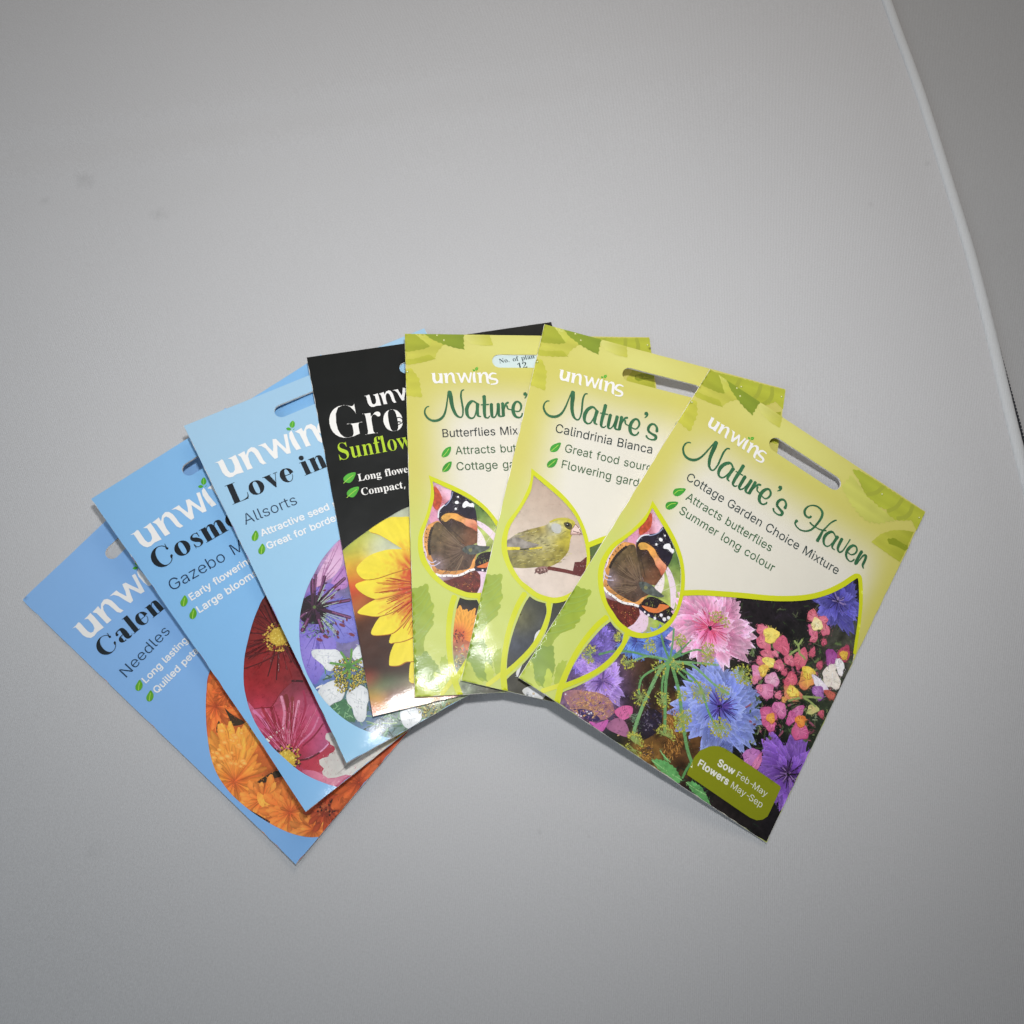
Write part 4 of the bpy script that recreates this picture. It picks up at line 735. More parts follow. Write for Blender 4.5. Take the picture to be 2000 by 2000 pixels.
def meadow(art):
    """photograph on the topmost packet: cornflowers, toadflax and fennel"""
    b, d = B7, D7; r2 = random.Random(5)
    pts = [(*b([(a, c_)])[0], k, c) for a, c_, k, c in [(700,250,12,(34,26,30)),(900,300,12,(30,24,32)),(1000,500,10,(28,30,24)),(1250,650,10,(70,70,60)),(700,1150,12,(16,18,16)),(750,1800,14,(18,14,20)),(500,1700,12,(34,26,24)),(1100,1000,10,(40,50,34)),(300,650,8,(40,38,26))]]
    pts += [(*d([(a, c_)])[0], k, c) for a, c_, k, c in [(1150,350,7,(70,46,18)),(1250,600,8,(58,38,16)),(1300,800,7,(36,28,40)),(1500,850,6,(150,100,34)),(1450,1000,7,(110,72,30)),(1550,1100,6,(70,44,22)),(850,450,9,(110,84,140)),(650,650,7,(130,96,130)),(1000,1000,6,(24,34,26)),(1250,1100,6,(150,110,40)),(700,150,9,(70,54,110))]]
    art.poly(ccw(np.vstack([MAIN])), (0, 0, 0), 1.3, .4, noisy(rbf(pts), .45, 1.1, .33, 2))
    art.poly(ccw(LENS), (0, 0, 0), 1.2, .4, noisy(rbf(pts), .45, 1.1, .33, 2))
    for i in range(150):     # dim foliage in the dark gaps
        x, y = r2.uniform(600, 1350), r2.uniform(180, 1250); a = r2.uniform(0, 6.28); L = r2.uniform(20, 70)
        g = r2.choice([(52,66,40),(70,84,52),(44,34,48),(36,50,34),(86,92,66)]); art.line(b([(x, y), (x+L*math.cos(a), y+L*math.sin(a))]), .4, g, 1, al=.2)
    for i in range(70):
        x, y = r2.uniform(60, 780), r2.uniform(1350, 1850); a = r2.uniform(0, 6.28); L = r2.uniform(20, 60)
        art.line(b([(x, y), (x+L*math.cos(a), y+L*math.sin(a))]), .35, r2.choice([(40,62,40),(54,40,60),(30,44,34)]), 1, al=.2)
    BLU = [(84,80,170), (106,122,206), (146,160,226)]; VIO = [(78,40,126), (120,74,178), (158,116,208)]; PNK = [(206,74,132), (226,128,178), (244,192,222)]
    cornflower(art, b, 1275, 195, 210, 15, [(46,40,112), (78,72,166), (104,100,190)], [(40,30,90),(90,80,160),(150,130,190)], 11)
    cornflower(art, d, 720, 130, 300, 14, [(78,58,140), (106,84,172), (128,108,196)], [(60,40,110),(90,70,150)], 12)
    cornflower(art, d, 1180, 60, 200, 14, [(64,84,176), (84,118,206), (110,150,222)], [(60,70,150),(90,120,200)], 13)
    cornflower(art, d, 1440, 60, 200, 12, [(70,84,170), (90,116,200), (110,140,214)], [(60,70,150)], 14)
    cornflower(art, d, 850, 430, 290, 15, [(106,74,158), (148,112,198), (180,148,220)], [(90,60,130),(150,110,180)], 15, .8)
    cornflower(art, b, 930, 1400, 280, 18, [(64,30,96), (112,64,168), (146,100,200)], [(30,16,40),(60,24,80),(150,110,180)], 16)
    cornflower(art, b, 385, 380, 330, 22, PNK, [(206,52,104),(226,92,130),(180,40,90),(240,150,180)], 17, .9)
    cornflower(art, b, 450, 930, 330, 22, BLU, [(52,36,116),(70,50,150),(100,70,170),(40,26,80)], 18)
    # toadflax blooms
    def bloom(items):
        for x, y, rx, ry, a, c, c2 in items:
            k = .27954*mmpp(P7, 1500, 1300); q = b([(x, y)])[0]
            aa = np.linspace(0, 2*np.pi, 14, endpoint=False); ph = r2.uniform(0, 6.28); wob = 1+.13*np.sin(3*aa+ph)+.08*np.sin(5*aa+ph*2); px = rx*k*np.cos(aa)*wob*.96; py = ry*k*np.sin(aa)*wob*.96; t = R(a+r2.uniform(-15, 15))
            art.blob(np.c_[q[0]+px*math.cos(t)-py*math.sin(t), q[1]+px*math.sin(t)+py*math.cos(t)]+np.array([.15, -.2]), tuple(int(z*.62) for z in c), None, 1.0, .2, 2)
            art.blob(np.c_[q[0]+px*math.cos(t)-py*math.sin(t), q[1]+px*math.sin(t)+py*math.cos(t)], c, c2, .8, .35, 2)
            for _ in range(6):
                e = r2.uniform(0, 6.28); s0, s1 = r2.uniform(.1, .4), r2.uniform(.6, .9); d_ = np.array([rx*k*math.cos(e)*math.cos(t)-ry*k*math.sin(e)*math.sin(t), rx*k*math.cos(e)*math.sin(t)+ry*k*math.sin(e)*math.cos(t)])
                art.line(np.array([q+d_*s0, q+d_*s1]), .2, tuple(int(z*r2.choice([.8, .86])) for z in c) if r2.random() < .6 else tuple(min(255, z+24) for z in c2), 1)
    PK, PK2, YL, YL2 = (212,92,122), (228,128,150), (236,180,70), (244,214,90)
    for i in range(240):
        x, y = r2.uniform(650, 1380), r2.uniform(480, 1180)
        a_ = r2.uniform(0, 6.28); L = r2.uniform(10, 46); art.line(b([(x, y), (x+L*math.cos(a_)*.6+4, y+L*math.sin(a_)*.6), (x+L*math.cos(a_), y+L*math.sin(a_))]), r2.uniform(.3, .9), r2.choice([(74,96,58),(96,116,70),(120,136,84),(56,72,46),(150,80,100),(110,60,70),(130,140,110)]), 2, al=.2)
    bloom([(760,395,55,35,20,PK,PK2),(760,480,58,45,-10,PK,PK2),(885,500,68,56,-30,PK,(222,104,134)),(812,430,52,58,-40,YL2,(246,226,110)),
           (1105,300,40,50,50,(214,96,110),PK2),(1170,330,28,45,-20,PK,PK2),(1190,395,32,42,20,PK,PK2),(1100,400,45,30,-40,(206,84,140),PK2),(1112,450,22,40,0,PK,PK2),(1130,355,42,45,0,(246,222,140),(250,240,200)),
           (790,570,50,40,0,PK,PK2),(740,610,34,30,0,PK,PK2),(865,640,42,36,0,PK,PK2),(795,618,44,34,10,YL2,(246,230,120)),
           (720,690,52,42,0,(220,110,160),(236,160,200)),(820,740,52,44,0,(224,140,186),(240,190,214)),(775,820,58,50,30,(208,96,150),(230,150,190)),(757,675,32,44,10,YL,YL2),
           (1020,590,46,70,10,PK,(220,110,130)),(940,605,42,36,-30,PK,PK2),(1100,550,20,36,0,(200,90,110),PK),(1060,740,54,72,0,(226,120,90),YL),(1070,690,46,42,0,(238,196,60),(246,224,90)),
           (948,742,40,58,0,(206,70,104),(224,110,130)),(960,840,70,45,0,(220,110,110),(238,170,90)),(962,825,46,36,0,(240,200,70),(246,226,100)),
           (790,1000,58,70,20,(204,80,140),(220,110,160)),(870,950,58,46,-30,(206,96,160),(230,140,190)),(800,1060,44,36,0,(208,80,140),(220,110,160)),(808,1010,32,34,0,(238,130,60),(240,190,70)),
           (1000,960,50,30,50,(200,90,160),(220,130,180)),(1010,1100,60,62,0,(206,76,134),(220,110,160)),(950,1010,30,50,0,(200,80,150),(220,110,170)),(1015,1030,38,40,0,(240,120,50),(246,170,60)),
           (1230,590,42,66,30,(150,50,140),(180,90,170)),(1320,560,42,60,0,(180,60,100),(200,80,100)),(1318,570,30,30,0,(230,180,60),(236,190,60)),
           (1215,690,34,76,-8,(236,222,214),(244,236,226)),(1240,745,60,60,0,(238,226,214),(244,236,226)),(1150,770,70,30,-8,(224,208,232),(240,232,240)),(1140,830,50,40,-40,(150,80,170),(190,130,200)),(1290,650,30,60,25,(240,234,236),(244,240,240)),(1220,845,44,26,0,(200,90,80),(210,110,90)),(840,560,26,20,0,(206,110,140),PK2),(905,690,20,26,0,(190,80,110),PK),(1150,640,22,30,0,(180,80,100),PK),(1180,480,20,26,0,(170,70,90),PK),(860,850,24,28,0,(200,90,130),PK2),(900,880,18,22,0,(206,130,90),YL),(1160,980,22,26,0,(180,80,90),PK),(700,740,24,34,0,(220,130,170),PK2),(730,800,26,24,0,(214,120,160),PK2),(1000,655,18,20,0,(190,70,100),PK),
           (665,1280,46,70,-15,(180,100,180),(206,130,200)),(710,1320,24,60,0,(206,90,150),(220,130,180)),(1100,950,30,46,-40,(186,196,120),(220,200,130))])
    for q in ((935,840),(985,840),(960,800),(1062,700),(1080,700)): art.line(b([q, (q[0]+3, q[1]+34)]), .3, (214,120,40), 1)
    for x, y, dx, dy in ((1000,500,-25,-30),(1000,500,30,-40),(1000,500,10,60),(1030,860,130,10),(1010,870,-80,20),(1040,870,80,60),(1000,530,-60,40),(1010,560,40,40)): art.line(b([(x, y), (x+dx*.5, y+dy*.4), (x+dx, y+dy)]), .8, (150,168,96), 3)
    # furry bee and petals at the lower left
    art.blob(d([(480,560),(560,520),(700,530),(850,560),(940,640),(950,740),(860,800),(760,790),(640,770),(540,680)]), (150,100,130), (176,128,90), 1.0, .5)
    for i in range(120):
        x, y = r2.uniform(540, 930), r2.uniform(560, 760); art.line(d([(x, y), (x+r2.uniform(10, 40), y+r2.uniform(-30, 30))]), .22, r2.choice([(206,146,90),(170,110,90),(150,100,150),(190,150,110),(120,80,110)]), 1)
    art.blob(d([(600,715),(690,700),(800,765),(820,805),(750,812),(670,780)]), (64,46,92), (50,40,96), 1.0, .4)
    for i in range(160):
        x, y = r2.gauss(720, 110), r2.gauss(690, 75); art.line(d([(x, y), (x+r2.uniform(-8, 26), y+r2.uniform(-24, 14))]), r2.uniform(.2, .5), r2.choice([(206,150,96),(150,100,150),(110,80,130),(190,130,90),(170,110,150),(70,50,90),(214,170,120)]), 1)
    art.blob(d([(720,815),(800,830),(900,800),(870,880),(830,912),(760,860)]), (196,84,170), (206,100,180)); art.blob(d([(960,720),(1040,670),(1130,680),(1120,760),(1050,800),(1000,780)]), (206,86,150), (224,110,170))
    art.blob(d([(880,870),(960,790),(1040,800),(1090,880),(1090,960),(1000,940)]), (150,90,130), (180,110,150))
    for q in ((600,740),(620,755),(700,725),(740,735),(720,745),(500,560),(645,765)): art.dot(d([q])[0], .3, (226,226,240), 6)
    for i in range(16): x = 1090+r2.uniform(0, 120); y = 760+i*14; art.line(d([(x, y), (x+60, y-14)]), .25, (110,140,110), 1)
    # fur of the bumble bee to the right
    for i in range(220):
        x, y = r2.uniform(1430, 1600), r2.uniform(700, 1150); art.line(d([(x, y), (x+r2.uniform(-20, 25), y+r2.uniform(18, 45))]), .2, r2.choice([(190,130,50),(150,98,36),(110,70,30),(70,44,24),(206,150,70)]), 1)
    for i in range(90):
        x, y = r2.uniform(1190, 1330), r2.uniform(1040, 1160); art.line(d([(x, y), (x+r2.uniform(-20, 25), y+r2.uniform(-20, 20))]), .25, r2.choice([(206,150,60),(90,60,30),(60,50,60),(170,120,50)]), 1)
    art.blob(d([(1190,830),(1290,700),(1400,740),(1400,860),(1300,960),(1200,980)]), (34,24,30), (40,32,52), 1.2, .5)
    for i in range(60):
        x, y = r2.gauss(1320, 60), r2.gauss(790, 60); art.line(d([(x, y), (x+r2.uniform(-20, 20), y+r2.uniform(-26, 26))]), r2.uniform(.2, .6), r2.choice([(70,60,90),(110,100,120),(40,30,60),(60,44,50)]), 1)
    # fennel
    G = (104,160,96)
    hub = (1490, 240)
    for pts_, wd in (([(1490,240),(1300,205),(1120,160),(950,155),(820,185)],.8), ([(1490,240),(1300,200),(1130,250)],.7), ([(1490,240),(1440,120),(1410,0)],.8), ([(1490,240),(1520,60),(1530,-60)],.8), ([(1490,230),(1620,120),(1700,40)],.6), ([(1490,240),(1640,170),(1760,140),(1850,190)],.7),
                     ([(1500,250),(1700,260),(1950,285)],.8), ([(1500,250),(1700,290),(1900,460),(2050,560)],.9), ([(1480,250),(1390,340),(1260,600),(1160,850),(1130,980)],1.3), ([(1480,250),(1250,380),(1200,480),(1195,560)],.8), ([(1485,250),(1420,420),(1412,600)],.8),
                     ([(1485,250),(1450,450),(1440,700),(1435,920)],1.2), ([(1500,260),(1570,520),(1610,850),(1650,1080),(1690,1200)],1.3), ([(1500,260),(1620,400),(1700,440)],.8), ([(1500,255),(1750,450),(1850,720),(1930,880)],.9), ([(1490,240),(1600,150),(1560,40)],.6)):
        art.line(d(pts_), wd, r2.choice([G, (122,172,110), (96,150,92)]), 5)
    for q, r_, n, ar in (((740,180),5.5,18,(60,330)),((1090,250),4.6,15,(150,420)),((1390,320),4.5,12,(0,360)),((1210,590),5.0,15,(0,360)),((1420,620),5.0,16,(0,360)),((1140,1010),5.8,22,(0,180)),((1440,950),5.8,20,(0,200)),((1590,840),4.8,18,(0,360)),((1600,570),3.2,10,(0,360)),
                         ((1560,270),4.6,12,(150,420)),((1300,90),4.0,12,(0,360)),((1590,50),3.6,14,(0,360)),((1780,540),6.5,26,(0,360)),((1930,880),5.5,18,(0,360)),((1850,230),4.0,12,(0,360)),((1020,20),3.2,12,(90,300)),((1140,1080),5,10,(160,380)),((1320,130),3,8,(0,360)),((1600,800),5,14,(0,360))):
        umbel(art, d([q])[0], r_*.62, n, int(q[0]), None, ar)
    for q, r_, n in (((600,700),6.0,24),((430,300),4.2,14),((490,340),3,8),((470,830),4.6,16),((460,1080),6.0,22),((210,1000),4.4,16),((370,530),4.0,14),((640,740),4,12)):
        umbel(art, b([q])[0], r_*.62, n, int(q[0])+3)
    for x, y in ((260,1240),(120,1300)): pass
    # serrated green leaves at the foot
    for pts_ in ([(1310,1180),(1360,1170),(1450,1190),(1540,1260),(1600,1370),(1560,1400),(1460,1330),(1370,1260)], [(1640,1390),(1700,1380),(1780,1430),(1830,1510),(1870,1600),(1800,1570),(1700,1480)], [(1390,1090),(1450,1150),(1490,1200),(1440,1180)]):
        p = densify(d(pts_), .9); c0 = p.mean(0); p = np.array([q+(q-c0)/np.linalg.norm(q-c0)*(.3 if i % 2 else -.2) for i, q in enumerate(p)])
        art.poly(p, (0, 0, 0), 1.0, .3, noisy(const((96,166,92)), .3, .9, .3)); art.line(d([pts_[0], ((pts_[0][0]+pts_[len(pts_)//2][0])/2, (pts_[0][1]+pts_[len(pts_)//2][1])/2+8), pts_[len(pts_)//2]]), .3, (150,204,130), 3)
    art.line(d([(1690,1200),(1640,1270),(1600,1350)]), .9, (90,150,84), 3)
    art.dabs(900, LENS, 44)

def _dense(f, n, reg, seed, **k):
    def g(art):
        f(art); art.dabs(n, reg, seed, **k)
    return g

def green_packet(P, root_label, meadow_fn, drop_fn, texts, top=True, extra=None, nb=None):
    root = P.root('seed_packet', label=root_label, category='seed packet', group='seed packets fanned out on the grey cloth')
    slot = slot_contour(SL[0], SL[1], SLR)
    sleeve(P, root, slot)
    art = Art(P, .02, .32); drop_fn(art); art.build('drop_picture_print', root)
    art = Art(P, .02, .32); meadow_fn(art); art.build('flower_picture_print', root)
    green_cover(P, root, slot); green_leaves(P, root); frame_lines(P, root, top)
    wordmark(P, root, TO7, mps=lambda V: np.asarray(V)[:, :2])
    art = Art(P, .48, .49); V, T = fill(TITLE, 2.0)
    art.add(V, T, lin((54, 104, 70))[None]*(1+.35*(vnoise(V[:, 0], V[:, 1], .35, 8)-.5))[:, None]); art.build('title_lettering', root)
    art = Art(P, .48, .50)
    texts(art, root); art.build('variety_lettering', root)
    if extra: extra(root)
    return root

# ---- topmost packet
def t7(art, root):
    q = lambda x, y: P7.loc(1280+x*.28468, 700+y*.28468)
    text(art, 'Cottage Garden Choice Mixture', q(208, 826), q(1246, 1487), c=(52, 66, 66), bold=1, vs=1.06, space=120)
    text(art, 'Attracts butterflies', q(207, 962), q(793, 1328), c=(56, 98, 64), bold=1, vs=1.06, space=120)
    text(art, 'Summer long colour', q(160, 1055), q(806, 1466), c=(56, 98, 64), bold=1, vs=1.06, space=120)
    for dx, dy in ((0, 0), (-52, 92)):
        f = lambda L: A7([(x+dx, y+dy) for x, y in L])
        leaf_bullet(P7, root, f([(125,915),(138,893),(170,887),(213,892),(192,924),(158,942),(132,935)]), f([(133,928),(160,905),(195,900)]))
def tag7(root):
    art = Art(P7, .36, .365)
    art.poly(B7([(375,1208),(405,1204),(440,1206),(480,1220),(520,1245),(868,1483),(874,1500),(800,1660),(780,1698),(745,1720),(705,1724),(660,1706),(620,1680),(216,1405),(220,1385),(270,1280),(310,1235)]), (136, 142, 22), 2.0, .04)
    tg = art.build('sowing_tag_print', root)
    art = Art(P7, .39, .395)
    text(art, 'Sow', B7([(425,1337)])[0], B7([(543,1408)])[0], bold=13, c=(232, 232, 222), track=6)
    text(art, 'Feb-May', B7([(556,1416)])[0], B7([(770,1563)])[0], c=(232, 232, 222), bold=-2)
    text(art, 'Flowers', B7([(285,1338)])[0], B7([(500,1480)])[0], bold=13, c=(232, 232, 222), track=6)
    text(art, 'May-Sep', B7([(516,1490)])[0], B7([(738,1640)])[0], c=(232, 232, 222), bold=-2)
    art.build('tag_lettering', tg)

# ---- sixth packet: a bird above a dark picture
def t6(art, root):
    q = lambda x, y: P6.loc(980+x*.4348, 620+y*.4348)
    text(art, 'Calindrinia Bianca', q(238, 512), q(680, 611), c=(40, 54, 54), bold=1, vs=1.06, space=120)
    text(art, 'Great food source', q(281, 600), q(530, 658), ref='Great food', c=(62, 94, 62), bold=1, vs=1.06, space=130)
    text(art, 'Flowering gardens', q(265, 672), q(495, 728), ref='Flowering', c=(62, 94, 62), bold=1, vs=1.06, space=130)
    z = P6.region(980, 620, .4348)
    for dx, dy in ((0, 0), (-14, 70)):
        f = lambda L: z([(x+dx, y+dy) for x, y in L])
        leaf_bullet(P6, root, f([(267,560),(238,566),(220,582),(222,600),(244,600),(258,588)]), f([(224,597),(242,582),(256,570)]))
def pic6(art):
    r = P6.region(860, 880, .26914)
    f = noisy(rbf([(*r([(a, b)])[0], k, c) for a, b, k, c in [(650,1100,8,(58,60,52)),(600,1220,5,(128,124,64)),(700,1150,6,(64,66,58)),(700,1280,6,(58,62,70)),(600,1400,8,(60,66,80)),(560,1650,8,(56,54,44)),(700,1800,8,(70,66,44)),(900,1100,8,(54,56,46)),(1130,680,6,(90,110,60)),(840,1850,8,(80,72,44))]]), .22, .9, .25, 3)
    art.poly(ccw(MAIN), (0, 0, 0), 1.4, .3, f); art.poly(ccw(LENS), (0, 0, 0), 1.4, .3, f)
    art.blob(r([(690,1330),(730,1300),(760,1340),(720,1400),(640,1480),(590,1560),(560,1640),(550,1600),(620,1470),(670,1400)]), (206,204,206), (226,226,228))
    art.blob(r([(590,1745),(640,1712),(700,1720),(760,1765),(720,1812),(640,1792)]), (206,204,198), (236,236,238)); art.dot(r([(672,1765)])[0], .5, (210,190,160))

# ---- fifth packet: butterfly again, orange marigold below
def t5(art, root):
    q = lambda x, y: P5.loc(560+x*.3830, 600+y*.3830)
    text(art, 'Butterflies Mix', q(792, 656), q(1184, 641), c=(34, 44, 46), bold=1, vs=1.06, space=120)
    text(art, 'Attracts butter', q(862, 743), q(1070, 734), ref='Attracts', c=(62, 94, 62), bold=1, vs=1.06, space=130)
    text(art, 'Cottage garden', q(866, 825), q(1082, 816), ref='Cottage', c=(62, 94, 62), bold=1, vs=1.06, space=130)
    z = P5.region(560, 600, .3830)
    for dx, dy in ((0, 0), (3, 76)):
        f = lambda L: z([(x+dx, y+dy) for x, y in L])
        leaf_bullet(P5, root, f([(838,703),(812,712),(794,735),(794,756),(820,752),(836,730)]), f([(796,754),(814,735),(828,714)]))
def pic5(art):
    r = P5.region(860, 880, .26914)
    f = noisy(rbf([(*r([(a, b)])[0], k, c) for a, b, k, c in [(200,1090,5,(24,26,22)),(150,1350,6,(190,90,40)),(180,1440,5,(206,110,70)),(150,1530,5,(130,150,130)),(130,1600,5,(120,130,90)),(60,1700,7,(200,206,170)),(200,1750,8,(90,120,80)),(300,1720,6,(90,70,60)),(400,1740,6,(70,50,50)),(450,1760,6,(50,70,50))]]), .4, 1.3, .5, 3)
    art.poly(ccw(MAIN), (0, 0, 0), 1.2, .4, f); art.poly(ccw(LENS), (0, 0, 0), 1.2, .4, f)
    c = r([(130,1345)])[0]
    for k in range(3):
        for i in range(16):
            a = R(-20+i*14+5*k)+P5_ROT; L = (12.5-1.6*k)*rng.uniform(.85, 1.05)
            art.petal(c+np.array([math.cos(a), math.sin(a)])*1.5, c+np.array([math.cos(a), math.sin(a)])*L, 3.2, [(200,70,20), (232,150,30), (238,166,40)], n=6, edge=1.15, vein=.75)
    for i in range(70):
        a = rng.uniform(0, 6.28); L = rng.uniform(0, 3.0); art.dot(c+np.array([math.cos(a), math.sin(a)])*L, .3, rng.choice([(120,30,20),(206,120,30),(80,20,16),(170,60,24)]), 5)
    for i in range(80):
        x, y = rng.uniform(100, 250), rng.uniform(1420, 1620); art.line(r([(x, y), (x+rng.uniform(-16, 16), y+rng.uniform(-20, 20))]), .3, rng.choice([(206,120,90),(150,170,140),(214,200,110),(90,120,80),(150,130,160)]), 1)
P5_ROT = 0.1
def extra5(root):
    # the pale inner sachet that shows through the hanging slot, with its small print
    c = (np.array(SL[0])+np.array(SL[1]))/2; h = 15.0
    art = Art(P5, -.45, -.44); p = np.array([(c[0]-19, c[1]-5.0), (c[0]+19, c[1]-5.0), (c[0]+19, c[1]+4.6), (c[0]-19, c[1]+4.6)])
    art.poly(p, (206, 222, 222), 2.0, .02); ins = art.build('inner_sachet', root)
    art = Art(P5, -.43, -.42); q = lambda x, y: P5.loc(560+x*.3830, 600+y*.3830)
    text(art, 'No. of plan', q(1086, 281), q(1268, 256), 'b', c=(60, 78, 78)); text(art, '12', q(1180, 310), q(1232, 303), 'b', c=(60, 78, 78)); art.build('sachet_lettering', ins)

# ------------------------------------------------------------------ blue packets
def blue_packet(P, label, slot, arc, pic_fn, blue, texts, mp):
    root = P.root('seed_packet', label=label, category='seed packet', group='seed packets fanned out on the grey cloth')
    sleeve(P, root, slot)
    art = Art(P, .02, .32); art.gain = 1.28 if P is P1 else 1.0; pic_fn(art); art.build('flower_picture_print', root)
    W, H = P.W, P.H
    hole = np.vstack([smooth(arc, 4), [(W-.02, min(arc[-1][1], -H*.0-50))], [(W-.02, max(arc[0][1], -60))]]) if arc[-1][0] > W-3 else np.vstack([smooth(arc, 4), [(W-.02, -H+.02)], [(W-.02, max(arc[0][1], -60))]])
    hole[:, 0] = np.clip(hole[:, 0], .02, W-.02); hole[:, 1] = np.clip(hole[:, 1], -H+.02, -.02)
    V, T = fill([printed_edge(P), slot[::-1], ccw(hole)[::-1]], 2.0)
    b0, b1 = lin(blue[0]), lin(blue[1]); t = np.clip(-V[:, 1]/H, 0, 1)[:, None]
    art = Art(P, .34, .345); art.add(V, T, b0*(1-t)+b1*t, .015, layer=1); art.build('background_print', root)
    wordmark(P, root, mp)
    art = Art(P, .48, .50); texts(art, root); art.build('variety_lettering', root)
    return root
def blue_bullet(P, root, reg, x, y, k=1.0):
    f = lambda L: reg([(x+a*k, y+b*k) for a, b in L])
    leaf_bullet(P, root, f([(5,-30),(20,-8),(18,14),(4,30),(-14,27),(-19,8),(-10,-10)]), f([(-2,28),(0,8),(4,-14)]), (92, 160, 36))

def shift_sim(P, a_px, b_px):
    return sim(_a, _b, np.array(P.loc(*a_px)), np.array(P.loc(*b_px)))

def stamen_disc(art, c, r, seed, ring=True):
    r2 = random.Random(seed); c = np.array(c[:2])
    art.dot(c, r*.72, (216,182,48), 18, al=.3, rim=(196,158,36))
    for i in range(240):
        a = r2.uniform(0, 6.28); L = r*(r2.random()**.5)
        dk = L > r*.62
        art.dot(c+np.array([math.cos(a), math.sin(a)])*L*(1.1 if dk else 1), r2.uniform(.22, .42), r2.choice([(52,32,16),(70,40,20),(206,160,50),(226,190,70),(190,140,40)] if dk else [(222,190,60),(206,170,40),(230,204,90)]), 6)

def pic1(art):     # marigold with quilled orange petals
    r = P1.region(380, 1280, .20704); r2 = random.Random(3)
    V, T = fill([np.array([(.1, -HB+.05), (109.9, -HB+.05), (109.9, -30), (.1, -30)])], 2.2)
    f = noisy(rbf([(*r([(a, b)])[0], k, c) for a, b, k, c in [(200,400,10,(206,92,22)),(300,550,7,(190,76,20)),(400,640,6,(120,54,20)),(300,900,10,(226,120,26)),(600,950,10,(220,106,24)),(400,1250,9,(214,100,24)),(620,1350,8,(206,100,26)),(900,1400,10,(214,96,22)),(850,1550,10,(196,84,20)),(1100,1600,8,(200,86,24)),(1250,1450,8,(150,50,16)),(1500,1250,8,(186,70,20)),(700,1150,6,(80,44,20)),(1800,900,10,(180,70,20))]]), .3, .5, .2)
    art.add(V, T, f(V), .25)
    def mum(c, rad, n, cols, seed, rings=4, wd=.2, a0=0, a1=360, hub=.04):
        r3 = random.Random(seed); c = r([c])[0]; k = .20704*mmpp(P1, 500, 1500)
        for ring in range(rings):
            for i in range(n):
                a = R(a0+(a1-a0)*(i+r3.random())/n); L = rad*k*(1-ring*.2)*r3.uniform(.85, 1.05); j = r3.uniform(.82, 1.14)
                cc = [tuple(min(255, q*j) for q in col) for col in cols]; d = np.array([math.cos(a), math.sin(a)])
                art.petal(c+d*L*hub, c+d*L, L*wd, cc, lambda q: (.28+.72*q)*(1 if q < .82 else max(.05, 1-(q-.82)*4.2)), 7, r3.uniform(-.3, .3), .15, .8, 1.12)
    mum((200,480), 300, 17, [(170,62,16), (206,92,22), (222,112,30)], 21, 4, .32)
    mum((330,330), 170, 12, [(160,56,14), (200,84,20), (214,100,26)], 24, 3, .35)
    for p in ([(285,500),(330,540),(380,575),(470,632),(420,660),(350,660),(330,600)], [(228,615),(262,690),(335,700),(280,742),(203,722)]):
        art.poly(r(p), (56,42,22), sm=3)
    mum((380,1190), 560, 24, [(206,86,16), (234,132,24), (242,156,44)], 22, 4, .17, 10, 150)
    mum((380,1190), 330, 14, [(206,86,16), (228,120,24), (236,140,34)], 25, 3, .22, 150, 370)
    for i in range(26):
        x, y = r2.uniform(160, 480), r2.uniform(700, 1050); q = r([(x, y)])[0]; art.dot(q, r2.uniform(.5, .9), (246,190,90), 8, 1.7, .4, rim=(234,140,36))
    art.poly(r([(590,1195),(720,1110),(795,1090),(835,1135),(740,1165),(680,1198)]), (52,38,20), sm=3)
    mum((640,1370), 240, 13, [(200,80,20), (226,116,26), (236,140,44)], 26, 3, .36)
    art.blob(r([(600,1290),(650,1320),(690,1360),(740,1400),(730,1440),(660,1440),(610,1400),(590,1340)]), (232,136,32), (242,180,56))
    mum((900,1480), 300, 18, [(190,74,16), (222,108,24), (232,130,36)], 27, 4, .34)
    mum((1120,1640), 220, 14, [(190,80,16), (226,116,28), (238,144,50)], 28, 3, .33)
    mum((1240,1460), 210, 14, [(110,34,14), (160,58,20), (176,70,24)], 29, 3, .34)
    for i in range(60):
        a = r2.uniform(0, 6.28); L = r2.uniform(0, 95); art.dot(r([(1240+L*math.cos(a), 1440+L*math.sin(a))])[0], .45, r2.choice([(60,26,14),(176,84,40),(130,44,20)]), 6)
    mum((1550,1200), 330, 14, [(150,50,14), (196,82,20), (210,96,26)], 30, 3, .4)
    art.poly(r([(515,1455),(600,1500),(715,1565),(705,1600),(600,1560),(520,1500)]), (34,26,18))
def t1(art, root):
    z = P1.region(130, 1080, .15528); q = lambda x, y: P1.loc(130+x*.15528, 1080+y*.15528)
    fat_text(art, 'Calen', q(480, 1330), q(1255, 690), ref='Calen', c=(30, 38, 44))
    text(art, 'Needles', q(748, 1585), q(1325, 990), c=(34, 62, 88), bold=-3)
    text(art, 'Long lasting', q(1000, 1650), q(1545, 1105), c=(232, 234, 236), bold=9, space=120)
    text(art, 'Quilled petals', q(1140, 1778), q(1625, 1290), ref='Quilled pet', c=(232, 234, 236), bold=9, space=120)
    blue_bullet(P1, root, z, 915, 1665, 2.3); blue_bullet(P1, root, z, 1052, 1798, 2.3)

